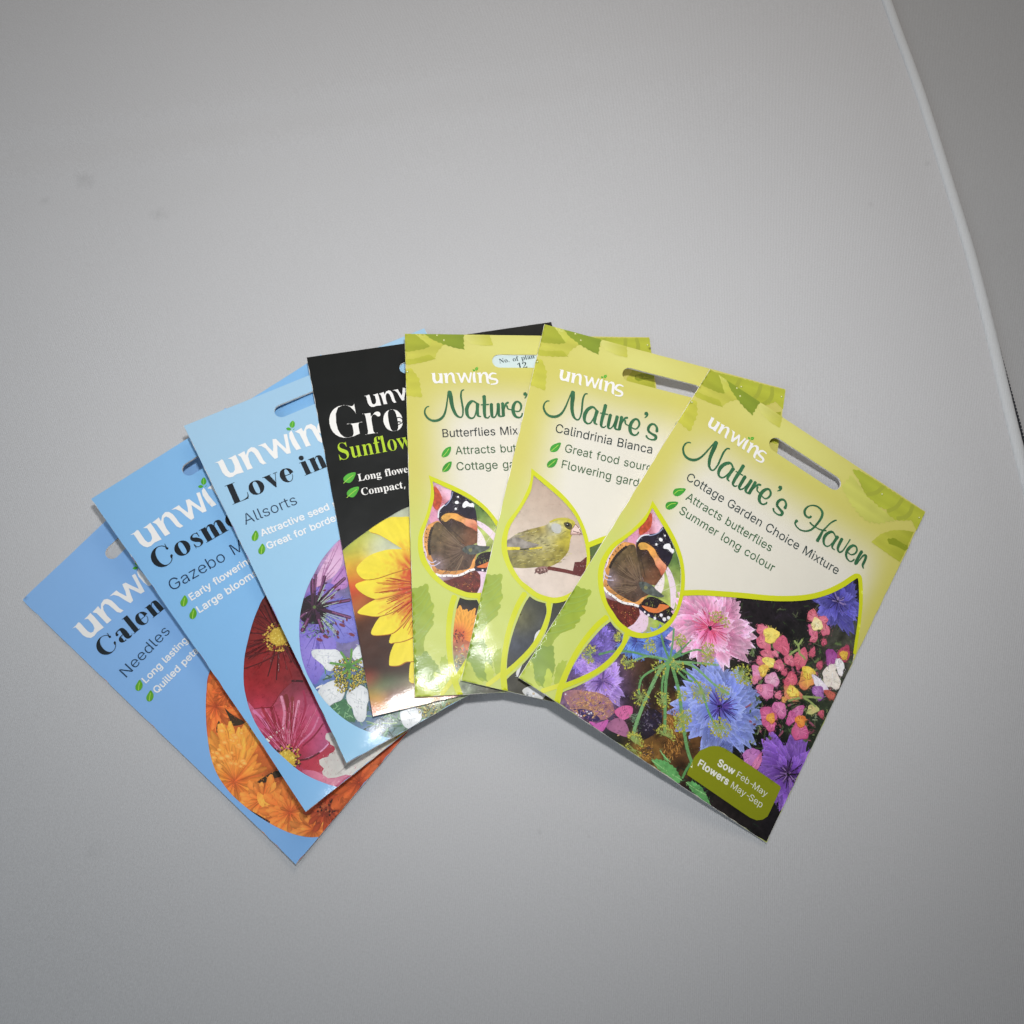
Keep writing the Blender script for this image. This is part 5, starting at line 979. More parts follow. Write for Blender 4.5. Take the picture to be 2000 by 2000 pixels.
def pic2(art):     # red and pink cosmos
    r = P2.region(440, 1140, .21739); r2 = random.Random(8); k0 = .21739*mmpp(P2, 600, 1400)
    V, T = fill([np.array([(.1, -HB+.05), (109.9, -HB+.05), (109.9, -30), (.1, -30)])], 1.8)
    f = noisy(rbf([(*r([(a, b)])[0], k, c) for a, b, k, c in [(330,200,9,(96,24,20)),(250,500,9,(128,30,26)),(350,650,8,(110,20,20)),(520,700,8,(122,18,22)),(300,850,9,(168,22,28)),(500,850,8,(166,24,30)),(300,1040,8,(170,24,36)),(650,850,6,(120,30,40)),(600,950,6,(120,40,50)),(300,1200,8,(190,60,96)),(440,1300,8,(196,60,100)),(560,1300,8,(170,30,56)),(750,1200,9,(186,46,80)),(850,1400,8,(190,56,100)),(700,1560,6,(150,24,50)),(900,1500,7,(176,30,60)),(800,1650,7,(186,50,90)),(950,1780,7,(200,90,130))]]), .14, .7, .25)
    art.add(V, T, f(V), .15)
    # dark rays from the upper disc
    c = r([(480,470)])[0]
    for i in range(90):
        a = r2.uniform(0, 6.28); L0, L1 = r2.uniform(4.5, 6), r2.uniform(8, 19); d_ = np.array([math.cos(a), math.sin(a)])
        art.line(np.array([c+d_*L0, c+d_*L1]), r2.uniform(.2, .5), r2.choice([(84,14,18),(100,18,20),(70,12,16),(140,26,28)]), 1, al=.1)
    for pp in ([(560,560),(400,600),(180,655)], [(520,600),(330,700),(165,760)], [(460,400),(330,300),(260,290)], [(450,440),(300,440),(215,440)], [(350,520),(260,550),(190,560)]): art.line(r(pp), .5, (86,16,18), 5)
    # pink petals of the lower flower
    P_A = [(195,1055),(220,1080),(255,1122),(340,1115),(400,1112),(440,1070),(480,1000),(540,930),(600,872),(700,880),(800,1050),(900,1200),(960,1330),(930,1440),(860,1510),(780,1560),(660,1590),(560,1620),(430,1480),(330,1360),(260,1250),(215,1140)]
    art.poly(r(P_A), (0, 0, 0), 1.1, .12, noisy(rbf([(*r([(a, b)])[0], k, c) for a, b, k, c in [(230,1130,5,(206,110,150)),(330,1180,5,(184,44,74)),(420,1250,5,(190,50,90)),(350,1320,5,(206,80,140)),(500,1150,5,(200,80,110)),(560,1000,5,(130,44,56)),(600,1150,5,(160,50,70)),(540,1400,6,(170,26,56)),(660,1150,5,(206,90,130)),(660,1350,6,(184,40,80)),(750,1200,6,(200,76,120)),(760,1400,6,(176,30,66)),(850,1300,6,(206,90,140)),(880,1450,5,(206,96,150)),(650,1540,5,(140,20,44)),(700,900,5,(130,40,60))]]), .12, .8, .3))
    for pp, w_, cc in (([(250,1140),(350,1250),(440,1420),(500,1520)],1.1,(216,120,170)), ([(500,1010),(530,1150),(520,1300),(530,1450)],1.0,(222,140,170)), ([(660,1050),(630,1200),(600,1350),(570,1480)],1.0,(220,140,170)), ([(540,1000),(570,1150),(560,1300)],1.6,(122,40,40)), ([(840,1200),(780,1330),(680,1430),(600,1530)],.7,(216,120,160)),
                       ([(880,1260),(800,1370),(700,1460)],.6,(140,26,56)), ([(600,1020),(600,1200),(570,1400)],1.4,(140,50,56)), ([(410,1110),(460,1300),(510,1480)],1.2,(140,24,44)), ([(700,960),(720,1100),(660,1350)],.8,(170,40,80)), ([(930,1440),(860,1510),(760,1565),(660,1590)],.55,(226,150,190)), ([(330,1120),(400,1260),(480,1450)],.9,(170,40,60))): art.line(r(pp), w_, cc, 6)
    for i in range(130):
        x0, y0 = 570+r2.uniform(-30, 60), 1560; a = R(r2.uniform(62, 150)); L = r2.uniform(150, 520); s0 = r2.uniform(.25, .6)
        p0 = (x0+L*s0*math.cos(a), y0-L*s0*math.sin(a)); p1 = (x0+L*math.cos(a), y0-L*math.sin(a))
        if winding(r([p1]), [r(P_A)])[0] == 0: continue
        art.line(r([p0, p1]), .22, r2.choice([(150,26,50),(206,90,130),(160,30,60),(190,60,100),(216,120,150)]), 1)
    art.line(r([(255,1122),(340,1113),(400,1110),(440,1070),(480,1000),(540,930),(610,870)]), .3, (130,20,30), 4)
    art.line(r([(595,872),(650,872),(695,876)]), .8, (60,16,20), 1)
    art.blob(r([(870,1510),(960,1460),(990,1485),(975,1515),(880,1570),(850,1600),(870,1640),(895,1680),(780,1690),(680,1640),(660,1600),(770,1570)]), (176,30,58), (186,36,66))
    art.blob(r([(700,1685),(800,1680),(880,1715),(960,1750),(1100,1720),(1150,1750),(1010,1850),(880,1800)]), (206,90,130), (216,120,150))
    art.line(r([(655,1590),(760,1570),(850,1520)]), .7, (90,14,30))
    # white petals at the right
    art.poly(r([(957,1335),(912,1345),(902,1370),(906,1400),(940,1420),(948,1445),(985,1465),(990,1490),(978,1512),(940,1530),(930,1555),(880,1568),(848,1585),(855,1625),(875,1645),(893,1662),(878,1690),(885,1715),(930,1748),(1000,1742),(1090,1715),(1150,1730),(1560,1390),(1600,1330),(1560,1100),(1000,1200)]), (0, 0, 0), 1.6, .06, noisy(rbf([(*r([(a, b)])[0], k, c) for a, b, k, c in [(950,1400,8,(216,212,204)),(950,1620,7,(204,196,190)),(1100,1650,9,(226,222,214)),(1400,1450,9,(224,220,208)),(1560,1370,5,(220,190,90))]]), .05, .6, .2))
    for i in range(14): art.line(r([(1130+i*9, 1600-i*6), (1000+i*16, 1720-i*12)]), .2, (196,188,182), 1)
    stamen_disc(art, c, 5.3, 31); stamen_disc(art, r([(548,1590)])[0], 5.2, 32)
    stamen_disc(art, r([(1620,1360)])[0], 4.0, 33)
def t2(art, root):
    q = lambda x, y: P2.loc(180+x*.15528, 900+y*.15528); z = P2.region(180, 900, .15528)
    fat_text(art, 'Cosmos', q(812, 1375), q(1720, 858), ref='Cosm', c=(26, 32, 38))
    text(art, 'Gazebo Mixed', q(985, 1640), q(1690, 1232), ref='Gazebo', c=(30, 54, 84), bold=-3)
    z5 = lambda x, y: P2.loc(20+x*.3623, 760+y*.3623)
    text(art, 'Early flowering', z5(970, 1140), z5(1285, 938), ref='Early flowerin', c=(232, 234, 236), bold=9, space=120)
    text(art, 'Large blooms', z5(1013, 1207), z5(1312, 1012), ref='Large bloom', c=(232, 234, 236), bold=9, space=120)
    w5 = P2.region(20, 760, .3623); blue_bullet(P2, root, w5, 931, 1138); blue_bullet(P2, root, w5, 980, 1206)

def pic3(art):     # love-in-a-mist
    r = P3.region(570, 1020, .24845); r2 = random.Random(12)
    V, T = fill([np.array([(.1, -HB+.05), (109.9, -HB+.05), (109.9, -30), (.1, -30)])], 1.8)
    f = noisy(rbf([(*r([(a, b)])[0], k, c) for a, b, k, c in [(250,400,10,(190,150,200)),(130,560,8,(130,100,190)),(300,600,9,(110,90,190)),(420,520,7,(70,96,80)),(420,800,9,(124,120,206)),(150,1000,9,(124,110,200)),(220,1250,8,(90,120,190)),(420,980,6,(120,110,130)),(400,1450,8,(70,110,90)),(620,1550,8,(100,130,180)),(800,1600,8,(90,120,120)),(1000,1550,8,(130,150,110)),(1200,1450,8,(150,160,110))]]), .25, .9, .3)
    art.add(V, T, f(V), .3)
    def pet(pts, c, mid, vein, n=14, al=.12):
        p = r(pts); art.blob(p, c, mid, 1.1, al); q = p.mean(0)
        for i in range(n):
            a = p[0]+(p[len(p)//2]-p[0])*0.1; b_ = p[r2.randrange(len(p)//3, len(p))]; m = a+(b_-a)*r2.uniform(.4, .92)
            art.line(np.array([a+(b_-a)*.15, (a+m)/2+np.array([r2.uniform(-.4, .4), 0]), m]), .2, vein, 2)
    pet([(200,520),(175,470),(210,380),(270,270),(340,170),(385,120),(398,250),(385,330),(330,410),(260,460)], (196,134,184), (222,182,216), (170,110,160), 22)
    pet([(300,480),(360,380),(420,330),(440,480),(390,520),(320,520)], (160,100,176), (186,130,196), (130,80,150))
    pet([(110,620),(130,540),(220,490),(290,470),(340,500),(300,570),(220,620)], (110,84,184), (140,116,206), (90,66,160))
    pet([(250,660),(330,600),(420,590),(480,620),(530,760),(530,900),(440,945),(350,935),(290,870),(265,780)], (104,104,196), (132,130,214), (92,90,180), 26)
    pet([(200,800),(300,860),(350,970),(300,1100),(230,1210),(180,1275),(110,1170),(70,1040),(58,900),(110,850)], (112,98,196), (146,128,216), (98,84,180), 26)
    # dark boss and its arms
    art.blob(r([(90,600),(150,560),(230,580),(260,640),(270,720),(220,790),(130,790),(70,760),(65,690)]), (34,20,34), (22,16,20), 1.0, .5)
    c0 = (172, 655)
    for x, y, w_ in ((158,440,1.5),(255,415,1.4),(415,430,1.3),(455,605,1.4),(460,745,1.3),(242,860,1.7),(78,850,1.6),(60,740,1.4),(185,400,1.0),(330,560,1.0),(80,600,1.2)):
        art.line(r([c0, ((c0[0]+x)/2+r2.uniform(-12, 12), (c0[1]+y)/2+r2.uniform(-12, 12)), (x, y)]), w_, (66,30,58), 4); art.line(r([((c0[0]+x)/2, (c0[1]+y)/2), (x, y)]), w_*.4, (130,70,120), 1)
    for i in range(26):
        a = r2.uniform(0, 6.28); L = r2.uniform(60, 130); art.line(r([(172+.3*L*math.cos(a), 665+.3*L*math.sin(a)), (172+L*math.cos(a), 665+L*math.sin(a))]), .5, (36,20,32), 1)
    art.dot(r([(175,660)])[0], .7, (90,110,60), 7)
    for i in range(16):      # hair-fine stamens
        a = R(r2.uniform(-75, 60)); L0, L1 = r2.uniform(70, 110), r2.uniform(170, 330); p = [(172+L0*math.cos(a), 690+L0*math.sin(a)), (172+L1*math.cos(a), 690+L1*math.sin(a)+20)]
        if p[1][0] > 500: continue
        art.line(r(p), .25, (170,190,170), 1); e_ = r([p[1]])[0]; art.dot(e_, .75, r2.choice([(70,30,60),(110,40,60)]), 7, .5, a+1)
    for q in ((265,895),(395,805),(470,880),(215,920)): art.dot(r([q])[0], 1.3, (120,44,64), 9, .45, -.9)
    for i in range(60):
        x, y = r2.uniform(70, 330), r2.uniform(780, 900); art.line(r([(x, y), (x+r2.uniform(-24, 24), y+r2.uniform(-24, 24))]), .25, r2.choice([(130,170,130),(50,70,50),(90,130,100),(30,40,40)]), 1)
    # background twigs
    for i in range(330):
        x, y = r2.uniform(200, 1300), r2.uniform(1150, 1750); L = r2.uniform(30, 90); a = r2.uniform(0, 6.28)
        art.line(r([(x, y), (x+L*math.cos(a)*.5+6, y+L*math.sin(a)*.5), (x+L*math.cos(a), y+L*math.sin(a))]), r2.uniform(.25, .6), r2.choice([(84,140,90),(60,100,70),(120,170,120),(50,80,90),(150,180,120),(44,74,60)]), 2, al=.1)
    art.blob(r([(310,1440),(400,1390),(450,1430),(480,1500),(500,1570),(420,1560),(350,1510)]), (58,108,72), (70,124,84), 1.2, .4)
    for i in range(14): x, y = r2.uniform(330, 470), r2.uniform(1410, 1540); art.line(r([(x, y), (x+r2.uniform(-40, 40), y+r2.uniform(10, 50))]), .3, (130,180,130), 1)
    # white flower
    WH = (206,210,214); WM = (232,234,236)
    for pts in ([(152,1015),(175,998),(220,996),(300,998),(350,1000),(400,1050),(390,1120),(340,1165),(280,1165),(240,1120),(190,1080),(160,1050)],
                [(205,1335),(250,1280),(320,1245),(380,1245),(420,1290),(415,1350),(390,1400),(330,1425),(290,1447),(240,1390)],
                [(440,1420),(430,1360),(460,1300),(510,1280),(560,1290),(600,1330),(603,1400),(590,1450),(585,1530),(560,1572),(520,1565),(490,1520),(475,1460)],
                [(470,1040),(530,960),(570,1000),(570,1130),(520,1110)], [(850,1500),(900,1475),(980,1455),(1020,1500),(1010,1560),(960,1600),(920,1628),(870,1590)]):
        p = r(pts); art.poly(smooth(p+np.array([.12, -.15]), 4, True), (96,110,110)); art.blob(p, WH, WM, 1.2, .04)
        q = p.mean(0)
        for i in range(5): art.line(np.array([q+(p[0]-q)*r2.uniform(-.4, .4), q+(p[r2.randrange(len(p))]-q)*.7]), .15, (196,202,206), 1)
    def stam(cx, cy, rad, n):
        for i in range(n):
            a = r2.uniform(0, 6.28); L = rad*r2.random()**.6; x, y = cx+L*math.cos(a), cy+L*math.sin(a); q = r([(x, y)])[0]
            art.dot(q, r2.uniform(.5, .75), (70,72,40), 7, .7, r2.uniform(0, 3)); art.dot(q+[.05, .08], r2.uniform(.35, .55), r2.choice([(206,186,60),(190,170,50),(222,206,120),(150,160,70),(170,140,40)]), 7, .6, r2.uniform(0, 3))
    stam(450, 1185, 125, 130); stam(420, 1270, 80, 40); stam(1130, 1480, 150, 110); stam(560,1230,50,20)
    for x, y in ((300,1105),(470,995),(385,1020),(555,1070),(520,1160),(400,1190),(450,1230),(500,1100)): art.line(r([(447,1130), ((447+x)/2+6, (1130+y)/2), (x, y)]), .85, (92,150,62), 3)
    art.dot(r([(447,1132)])[0], 1.2, (66,120,56), 8)
def t3(art, root):
    q = lambda x, y: P3.loc(400+x*.13458, 780+y*.13458); z5 = lambda x, y: P3.loc(20+x*.3623, 760+y*.3623); w5 = P3.region(20, 760, .3623)
    fat_text(art, 'Love in a', q(395, 1510), q(1800, 945), ref='Love in', c=(26, 32, 38))
    text(art, 'Allsorts', z5(1262, 725), z5(1552, 608), c=(36, 56, 80), bold=-3)
    text(art, 'Attractive seed mix', z5(1352, 788), z5(1724, 638), ref='Attractive seed', c=(232, 234, 236), bold=9, space=120)
    text(art, 'Great for borders', z5(1384, 858), z5(1757, 700), ref='Great for borde', c=(232, 234, 236), bold=9, space=120)
    blue_bullet(P3, root, w5, 1315, 782, .95); blue_bullet(P3, root, w5, 1351, 854, .95)

# ------------------------------------------------------------------ the black packet with the sunflower
def black_packet():
    P = P4; root = P.root('seed_packet', label='black seed packet with a large yellow sunflower, between the third blue and the first green', category='seed packet', group='seed packets fanned out on the grey cloth')
    slot = slot_at(P, 560+.383*606, 600+.383*306, 2.7); sleeve(P, root, slot)
    r = P.region(660, 960, .2381); r2 = random.Random(4)
    arc = np.vstack([smooth(r([(20,490),(60,450),(120,400),(250,305),(330,250),(420,195),(500,148),(580,112),(680,80),(800,60),(950,70)]), 4)])
    hole = np.vstack([arc, [(109.9, -P.H*.45), (109.9, -P.H+.02), (.02, -P.H+.02)]]); hole = np.clip(hole, [.02, -P.H+.02], [P.W-.02, 0])
    art = Art(P, .02, .32)
    V, T = fill([ccw(hole)], 1.6)
    f = noisy(rbf([(*r([(a, b)])[0], k, c) for a, b, k, c in [(60,470,5,(120,160,70)),(180,380,6,(150,176,70)),(300,440,4,(206,212,190)),(480,200,6,(170,180,160)),(560,140,5,(196,200,170)),(200,430,5,(226,206,60)),(100,560,6,(226,190,20)),(80,640,5,(224,170,20)),(180,640,4,(216,150,30)),(110,740,6,(206,60,20)),(140,860,6,(200,50,20)),(190,890,3,(214,130,30)),(150,950,4,(190,120,40)),(240,1000,8,(90,50,26)),(240,1200,10,(74,40,26)),(400,1300,12,(66,36,24)),(300,1450,9,(54,32,26)),(500,1500,9,(64,40,34)),(270,1550,3,(196,60,36)),(300,1620,3.4,(110,140,84)),(370,1610,3.4,(104,146,96)),(460,1600,3.4,(100,144,104)),(560,1600,3.6,(110,140,100)),(290,1700,3,(232,176,30)),(340,1720,3,(226,170,50)),(420,1680,3.6,(176,110,110)),(520,1650,3.4,(160,90,104)),(600,1680,4,(200,160,160)),(290,1790,3,(206,60,26)),(380,1790,4,(220,150,90)),(500,1780,4,(214,130,110)),(600,1760,4,(220,170,100)),(700,1700,6,(226,190,60)),(900,1650,8,(210,140,130))]]), .12, .5, .2)
    art.add(V, T, f(V), .15)
    ctr = r([(770, 760)])[0]
    def ycol(V):
        d = np.linalg.norm(V-ctr, axis=1); a = np.arctan2(V[:, 1]-ctr[1], V[:, 0]-ctr[0])
        st = vnoise(a*26, d*.18, 1.0, 6)
        k = np.clip((21+12*(st-.5)-d)/10.0, 0, 1)[:, None]**1.2
        y = lin((238,218,34))*(1+.16*(st[:, None]-.5)); return y*(1-k)+lin((206,72,20))*k
    for pts in ([(590,1570),(585,1480),(600,1400),(650,1370),(680,1450),(660,1560)],
                [(250,308),(330,250),(420,200),(500,196),(640,212),(800,400),(640,500),(560,480),(480,430),(400,380),(330,340)],
                [(420,1415),(430,1330),(470,1240),(540,1180),(660,1080),(800,1200),(640,1380),(560,1400),(500,1430),(432,1433)],
                [(420,1240),(450,1150),(520,1060),(650,950),(760,1100),(625,1190),(540,1228),(470,1240)],
                [(275,1172),(300,1090),(360,1010),(450,940),(640,830),(760,960),(610,1000),(540,1080),(460,1155),(380,1176)],
                [(160,990),(220,930),(310,880),(420,835),(650,770),(760,860),(610,900),(450,985),(330,1022),(230,1012)],
                [(140,765),(200,730),(330,700),(470,640),(640,590),(760,700),(620,790),(520,835),(400,862),(300,876),(200,832)],
                [(150,640),(170,590),(250,520),(350,480),(460,463),(640,480),(760,600),(600,620),(450,662),(330,702),(230,716),(180,690)]):
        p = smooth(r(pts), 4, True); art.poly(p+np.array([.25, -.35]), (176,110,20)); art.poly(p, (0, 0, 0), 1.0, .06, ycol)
    for i in range(110):
        a = R(r2.uniform(140, 262))+.3; L0 = r2.uniform(6, 15); L1 = L0+r2.uniform(3, 10); d_ = np.array([math.cos(a), math.sin(a)])
        art.line(np.array([ctr+d_*L0, ctr+d_*L1]), r2.uniform(.15, .3), r2.choice([(190,60,20),(206,110,20),(170,50,20),(214,150,30)]), 1)
    art.build('flower_picture_print', root)
    V, T = fill([printed_edge(P), slot[::-1], ccw(hole)[::-1]], 2.0)
    art = Art(P, .34, .345); art.add(V, T, lin((15, 18, 18)), .05, layer=1); art.build('background_print', root)
    q = lambda x, y: P.loc(560+x*.3830, 600+y*.3830); z = P.region(560, 600, .3830)
    # small word mark above the title
    mp = shift_sim(P, (560+.383*393, 600+.383*450), (560+.383*680, 600+.383*454)); 
    wordmark(P, root, mp)
    # big white title
    art = Art(P, .48, .50)
    text(art, 'Gro', q(215, 672), q(606, 618), 'b', c=(236, 234, 230), vs=1.12, track=-8, bold=-6)
    art.build('title_lettering', root)
    art = Art(P, .52, .53)
    art.line(z([(556,560),(575,556),(590,566),(588,582),(566,592),(545,588),(540,572),(552,560)]), .45, (20, 22, 22), 4); art.line(z([(556,588),(568,578),(580,580)]), .6, (20, 22, 22), 3); art.build('title_emblem', root)
    art = Art(P, .48, .50)
    text(art, 'Sunflow', q(262, 774), q(640, 706), 'b', c=(176, 204, 50), vs=1.25, bold=-3)
    text(art, 'Long flowe', q(364, 880), q(622, 833), 'b', c=(236, 234, 230), vs=1.05, space=110)
    text(art, 'Compact,', q(380, 953), q(610, 912), 'b', c=(236, 234, 230), vs=1.05)
    art.build('variety_lettering', root)
    for dx, dy in ((0, 0), (17, 74)):
        g = lambda L: z([(x+dx, y+dy) for x, y in L])
        leaf_bullet(P, root, g([(350,835),(315,840),(290,860),(292,880),(318,888),(338,870)]), g([(288,890),(312,868),(338,848)]), (84, 170, 60))

# ------------------------------------------------------------------ build packets
ctx = {}
def arc_of(P, reg, pts): return reg(pts)
r1 = P1.region(380, 1280, .20704); u1 = P1.loc(560, 1215)
arc1 = np.vstack([r1([(330,-120),(215,20)]), r1([(135,180),(115,330),(108,480),(112,640),(125,780),(150,940),(200,1090),(270,1210),(370,1330),(510,1450),(640,1540),(780,1620),(920,1680),(1060,1712),(1180,1712),(1215,1700)])])
r2_ = P2.region(440, 1140, .21739)
arc2 = np.vstack([[P2.loc(560, 1120)], r2_([(350,110),(290,220),(240,350),(200,500),(170,640),(160,780),(165,920),(190,1040),(220,1140),(270,1250),(340,1360),(430,1470),(540,1570),(660,1670),(780,1740),(900,1790),(1010,1825),(1060,1835)])])
r3_ = P3.region(570, 1020, .24845)
arc3 = np.vstack([[P3.loc(710, 1020)], r3_([(380,120),(300,200),(230,290),(180,380),(130,480),(90,590),(65,700),(55,820),(60,950),(75,1060),(110,1170),(160,1270),(230,1370),(310,1460),(400,1540),(500,1605),(600,1650),(720,1690),(820,1705)])])

blue_packet(P1, 'pale blue seed packet with orange marigolds, lowest and leftmost of the fan', slot_at(P1, 180+.15528*262, 900+.15528*1150), arc1, _dense(pic1, 7000, np.array([(0, -HB), (110, -HB), (110, -30), (0, -30)], float), 11, amt=.16), ((136, 180, 230), (128, 178, 232)), t1, shift_sim(P1, (130+.15528*80, 1080+.15528*955), (130+.15528*1100, 1080+.15528*385)))
blue_packet(P2, 'blue seed packet with red and pink cosmos, second from the left', slot_at(P2, 180+.15528*1222, 900+.15528*100), arc2, _dense(pic2, 7000, np.array([(0, -HB), (110, -HB), (110, -30), (0, -30)], float), 12, amt=.12), ((132, 182, 226), (130, 186, 234)), t2, shift_sim(P2, (180+.15528*475, 900+.15528*932), (180+.15528*1560, 900+.15528*545)))
blue_packet(P3, 'blue seed packet with violet and white love-in-a-mist, left of the black one', slot_at(P3, 400+.13458*1110, 780+.13458*160), arc3, _dense(pic3, 9000, np.array([(0, -HB), (110, -HB), (110, -30), (0, -30)], float), 13, amt=.16), ((160, 196, 222), (146, 198, 232)), t3, None)
black_packet()
green_packet(P5, 'green seed packet whose drop window shows a butterfly, just right of the black one', _dense(pic5, 3000, MAIN, 5), _dense(butterfly, 1500, DROP_IN, 6, L=(.4, 1.1), wd=(.1, .2), amt=.2), t5, True, extra5)
green_packet(P6, 'green seed packet with a greenfinch in its drop window, between two butterfly packets', _dense(pic6, 1500, MAIN, 7, amt=.15), _dense(greenfinch, 700, DROP_IN, 8, L=(.4, 1.1), wd=(.08, .18), amt=.07), t6, True)
green_packet(P7, 'green seed packet on top at the right, full view of its cornflower picture', _dense(meadow, 11000, MAIN, 9), _dense(butterfly, 1500, DROP_IN, 6, L=(.4, 1.1), wd=(.1, .2), amt=.2), t7, True, tag7)

# ------------------------------------------------------------------ cloth, its welted edge and the panel beyond
def cloth_material(name, c, noise=.05, stains=False):
    m, N, L, B = mat(name)
    tc = N.new('ShaderNodeTexCoord')
    n1 = N.new('ShaderNodeTexNoise'); n1.inputs['Scale'].default_value = 1400; n1.inputs['Detail'].default_value = 2
    n2 = N.new('ShaderNodeTexNoise'); n2.inputs['Scale'].default_value = 9; n2.inputs['Detail'].default_value = 3
    for n in (n1, n2): L.new(tc.outputs['Object'], n.inputs['Vector'])
    m1 = N.new('ShaderNodeMapRange'); m1.inputs[1].default_value = .3; m1.inputs[2].default_value = .7; m1.inputs[3].default_value = 1-noise; m1.inputs[4].default_value = 1+noise; L.new(n1.outputs['Fac'], m1.inputs[0])
    m2 = N.new('ShaderNodeMapRange'); m2.inputs[3].default_value = .97; m2.inputs[4].default_value = 1.03; L.new(n2.outputs['Fac'], m2.inputs[0])
    mu = N.new('ShaderNodeMath'); mu.operation = 'MULTIPLY'; L.new(m1.outputs[0], mu.inputs[0]); L.new(m2.outputs[0], mu.inputs[1])
    last = mu.outputs[0]
    if stains:
        for px, py, rad, amt in ((166, 352, .006, .12), (311, 418, .005, .12), (88, 393, .003, .1), (1700, 400, .002, .1), (1055, 1625, .0010, .15), (185, 1660, .004, .06), (1810, 320, .002, .1), (1150, 1634, .0008, .08), (1425, 1470, .002, .04)):
            g = ground(px, py)*MM
            vs = N.new('ShaderNodeVectorMath'); vs.operation = 'DISTANCE'; vs.inputs[1].default_value = (g[0], g[1], 0); L.new(tc.outputs['Object'], vs.inputs[0])
            ns = N.new('ShaderNodeTexNoise'); ns.inputs['Scale'].default_value = 350; L.new(tc.outputs['Object'], ns.inputs['Vector'])
            ml = N.new('ShaderNodeMath'); ml.operation = 'MULTIPLY_ADD'; ml.inputs[1].default_value = rad*1.6; ml.inputs[2].default_value = -rad*.8; L.new(ns.outputs['Fac'], ml.inputs[0])
            ad = N.new('ShaderNodeMath'); L.new(vs.outputs['Value'], ad.inputs[0]); L.new(ml.outputs[0], ad.inputs[1])
            r_ = N.new('ShaderNodeMapRange'); r_.inputs[1].default_value = 0; r_.inputs[2].default_value = rad; r_.inputs[3].default_value = 1-amt; r_.inputs[4].default_value = 1; L.new(ad.outputs[0], r_.inputs[0])
            m3 = N.new('ShaderNodeMath'); m3.operation = 'MULTIPLY'; L.new(last, m3.inputs[0]); L.new(r_.outputs[0], m3.inputs[1]); last = m3.outputs[0]
    vm = N.new('ShaderNodeVectorMath'); vm.operation = 'SCALE'; vm.inputs[0].default_value = tuple(lin(c)); L.new(last, vm.inputs['Scale'])
    L.new(vm.outputs[0], B.inputs['Base Color']); B.inputs['Roughness'].default_value = .85; B.inputs['Specular IOR Level'].default_value = .2
    B.inputs['Sheen Weight'].default_value = .1
    wv = N.new('ShaderNodeTexWave'); wv.inputs['Scale'].default_value = 420; wv.bands_direction = 'X'; wv.inputs['Distortion'].default_value = 1.5; L.new(tc.outputs['Object'], wv.inputs['Vector'])
    ad = N.new('ShaderNodeMath'); L.new(wv.outputs['Fac'], ad.inputs[0]); L.new(n1.outputs['Fac'], ad.inputs[1])
    bp = N.new('ShaderNodeBump'); bp.inputs['Strength'].default_value = .34; bp.inputs['Distance'].default_value = .0002; L.new(ad.outputs[0], bp.inputs['Height']); L.new(bp.outputs[0], B.inputs['Normal'])
    return m
seam_px = [(1700,-60),(1738,40),(1776,140),(1816,251),(1836,333),(1864,414),(1898,520),(1920,622),(1945,725),(1964,802),(1989,902),(2004,964),(2030,1060),(2056,1180),(2078,1320),(2092,1500),(2100,1700),(2104,1950),(2106,2150),(2106,2500)]
seam = smooth(np.array([(-60, 1180), (85, 710), (140, 530)]+[tuple(ground(a, b)[:2]) for a, b in seam_px]+[(470, -420), (480, -640)]), 6)
def cloth_z(x, y):
    z = 0.4*(vnoise(x, y, 1/90., 2)-.5)+.25*(vnoise(x, y, 1/37., 5)-.5)
    # soft crease across the far left corner
    a = ground(0, 345)[:2]; b = ground(600, 262)[:2]; d = (b-a)/np.linalg.norm(b-a); n = np.array([-d[1], d[0]])
    s = (x-a[0])*n[0]+(y-a[1])*n[1]
    k = 1/(1+np.exp((x-60)/60)); z = z+k*.6*(.9*np.exp(-(s/9)**2)+.55*np.exp(-((s-26)/7)**2)-.45*np.exp(-((s-13)/8)**2)+.3*np.exp(-((s+30)/10)**2))
    # the cloth starts to sweep up far behind
    z = z+np.clip(y-370, 0, None)**2*.0003
    return z
# left of the seam, strip by strip along it
ys = seam; nx = 190
V = []; 
order = seam[::-1]
K = len(seam)
for i in range(K):
    sx, sy = seam[i]
    for j in range(nx+1):
        t = j/nx; x = sx-(t**1.15)*(sx+620); y = sy if True else sy
        V.append((x, y))
V = np.array(V)
# rows follow the seam's own y, so resample the rows evenly in y first
yy = np.linspace(seam[:, 1].min(), seam[:, 1].max(), 260); o_ = np.argsort(seam[:, 1]); sx_ = np.interp(yy, seam[o_, 1], seam[o_, 0]); sx_ = np.convolve(np.pad(sx_, 5, 'edge'), np.ones(11)/11, 'valid'); sx_[:6] = np.interp(yy[:6], seam[o_, 1], seam[o_, 0])
V = np.array([(sx_[i]-((j/nx)**1.1)*(sx_[i]+1050), yy[i]) for i in range(len(yy)) for j in range(nx+1)])
Z = cloth_z(V[:, 0], V[:, 1]); edge = np.exp(-((np.repeat(sx_, nx+1)-V[:, 0])/6.0)**2)*.8
T = []
for i in range(len(yy)-1):
    for j in range(nx):
        a = i*(nx+1)+j; T += [(a, a+nx+1, a+1), (a+1, a+nx+1, a+nx+2)]
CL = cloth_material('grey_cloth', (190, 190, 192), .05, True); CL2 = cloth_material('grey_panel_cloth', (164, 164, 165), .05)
WELT = cloth_material('pale_welt', (198, 200, 202), .03)
cloth = mesh('backdrop_cloth', np.c_[V, Z+edge]*MM, np.array(T), None, CL, kind='structure')
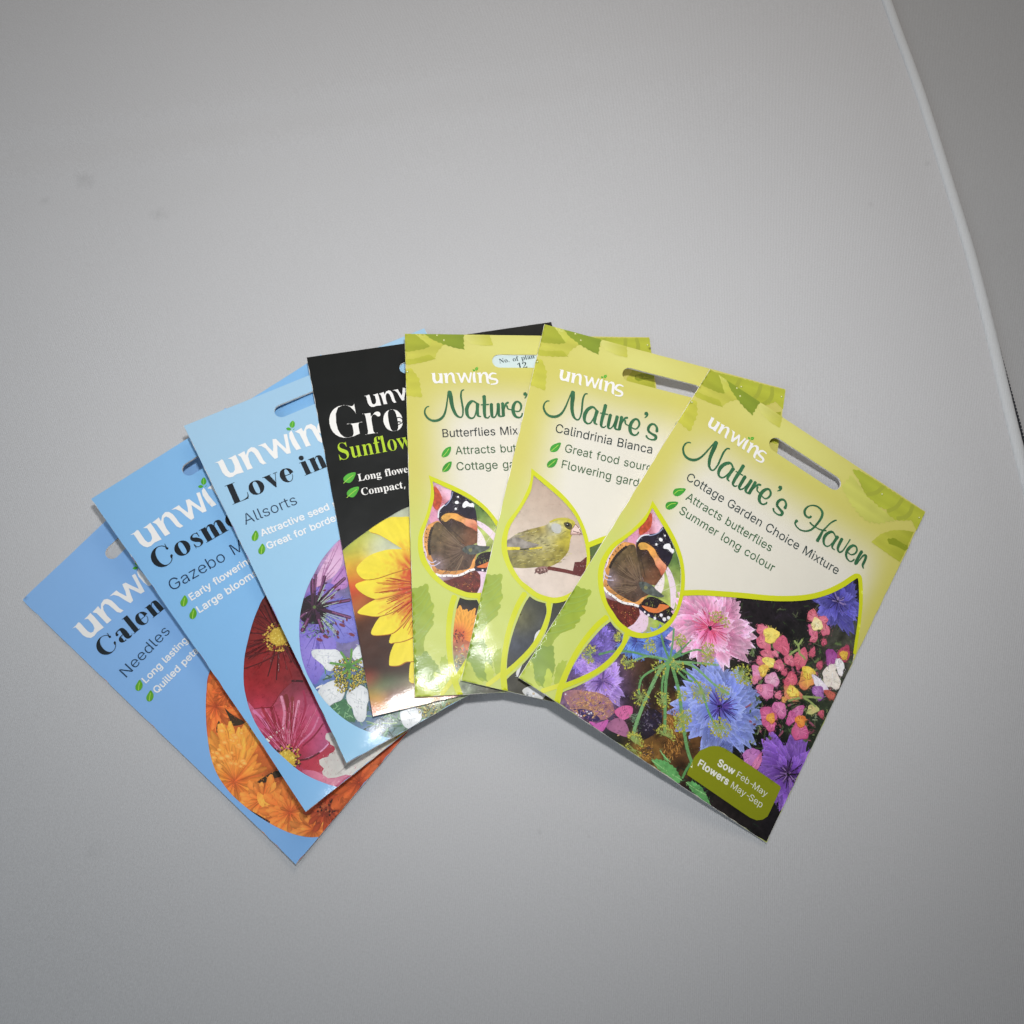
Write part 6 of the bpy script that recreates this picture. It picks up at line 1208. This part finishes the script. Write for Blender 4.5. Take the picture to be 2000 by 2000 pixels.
def tube(name, path, rad, k, parent, material, flat=1.0, **kw):
    V, T = [], []
    path = np.asarray(path, float); d = np.gradient(path, axis=0); d /= np.linalg.norm(d, axis=1)[:, None]
    for p, t in zip(path, d):
        n = np.array([-t[1], t[0], 0]); n /= np.linalg.norm(n)+1e-9; b = np.cross(t, n)
        for i in range(k):
            a = 2*math.pi*i/k; V.append(p+n*rad*math.cos(a)+b*rad*flat*math.sin(a))
    for i in range(len(path)-1):
        for j in range(k):
            a = i*k+j; b_ = i*k+(j+1) % k; T += [(a, b_, a+k), (b_, b_+k, a+k)]
    return mesh(name, np.array(V)*MM, np.array(T), parent, material, None, True, **kw)
o3 = np.argsort(seam[:, 1]); sp = np.c_[sx_, yy]
spz = cloth_z(sp[:, 0], sp[:, 1])
tube('welt', np.c_[sp[:, 0]+1.0+.4*np.array([vnoise(y, 0, .03, 3)-.5 for y in sp[:, 1]]), sp[:, 1], spz+.6], 2.7, 14, cloth, WELT, .62)
# dark toothed tape under the welt
ZIP = plain('dark_tape', (34, 38, 46), .6)
V, T = [], []; ny = 0
yz = np.arange(ground(1925, 585)[1], ground(2100, 1800)[1], -1.7) if False else np.arange(ground(2100, 1800)[1], ground(1915, 560)[1], 1.7)
for i, y in enumerate(yz):
    x = np.interp(y, sp[:, 1], sp[:, 0])+4.4; z = float(cloth_z(np.array([x]), np.array([y]))[0])-.9
    grow = min(1, (yz[-1]-y)/70.0); wdt = .3+1.9*grow
    b = len(V)
    for dx, dy, dz in ((0,0,0),(wdt,.1,-.4),(wdt,1.15,-.4),(0,1.3,0),(0,0,1.1),(wdt,.1,.4),(wdt,1.15,.4),(0,1.3,1.1)): V.append((x-.6+dx, y+dy, z+dz))
    for q in ((4,5,6,7),(0,4,7,3),(1,2,6,5),(0,1,5,4),(2,3,7,6),(0,3,2,1)): T += [(b+q[0], b+q[1], b+q[2]), (b+q[0], b+q[2], b+q[3])]
mesh('zip_teeth', np.array(V)*MM, np.array(T), cloth, ZIP, None, False, kind='stuff')
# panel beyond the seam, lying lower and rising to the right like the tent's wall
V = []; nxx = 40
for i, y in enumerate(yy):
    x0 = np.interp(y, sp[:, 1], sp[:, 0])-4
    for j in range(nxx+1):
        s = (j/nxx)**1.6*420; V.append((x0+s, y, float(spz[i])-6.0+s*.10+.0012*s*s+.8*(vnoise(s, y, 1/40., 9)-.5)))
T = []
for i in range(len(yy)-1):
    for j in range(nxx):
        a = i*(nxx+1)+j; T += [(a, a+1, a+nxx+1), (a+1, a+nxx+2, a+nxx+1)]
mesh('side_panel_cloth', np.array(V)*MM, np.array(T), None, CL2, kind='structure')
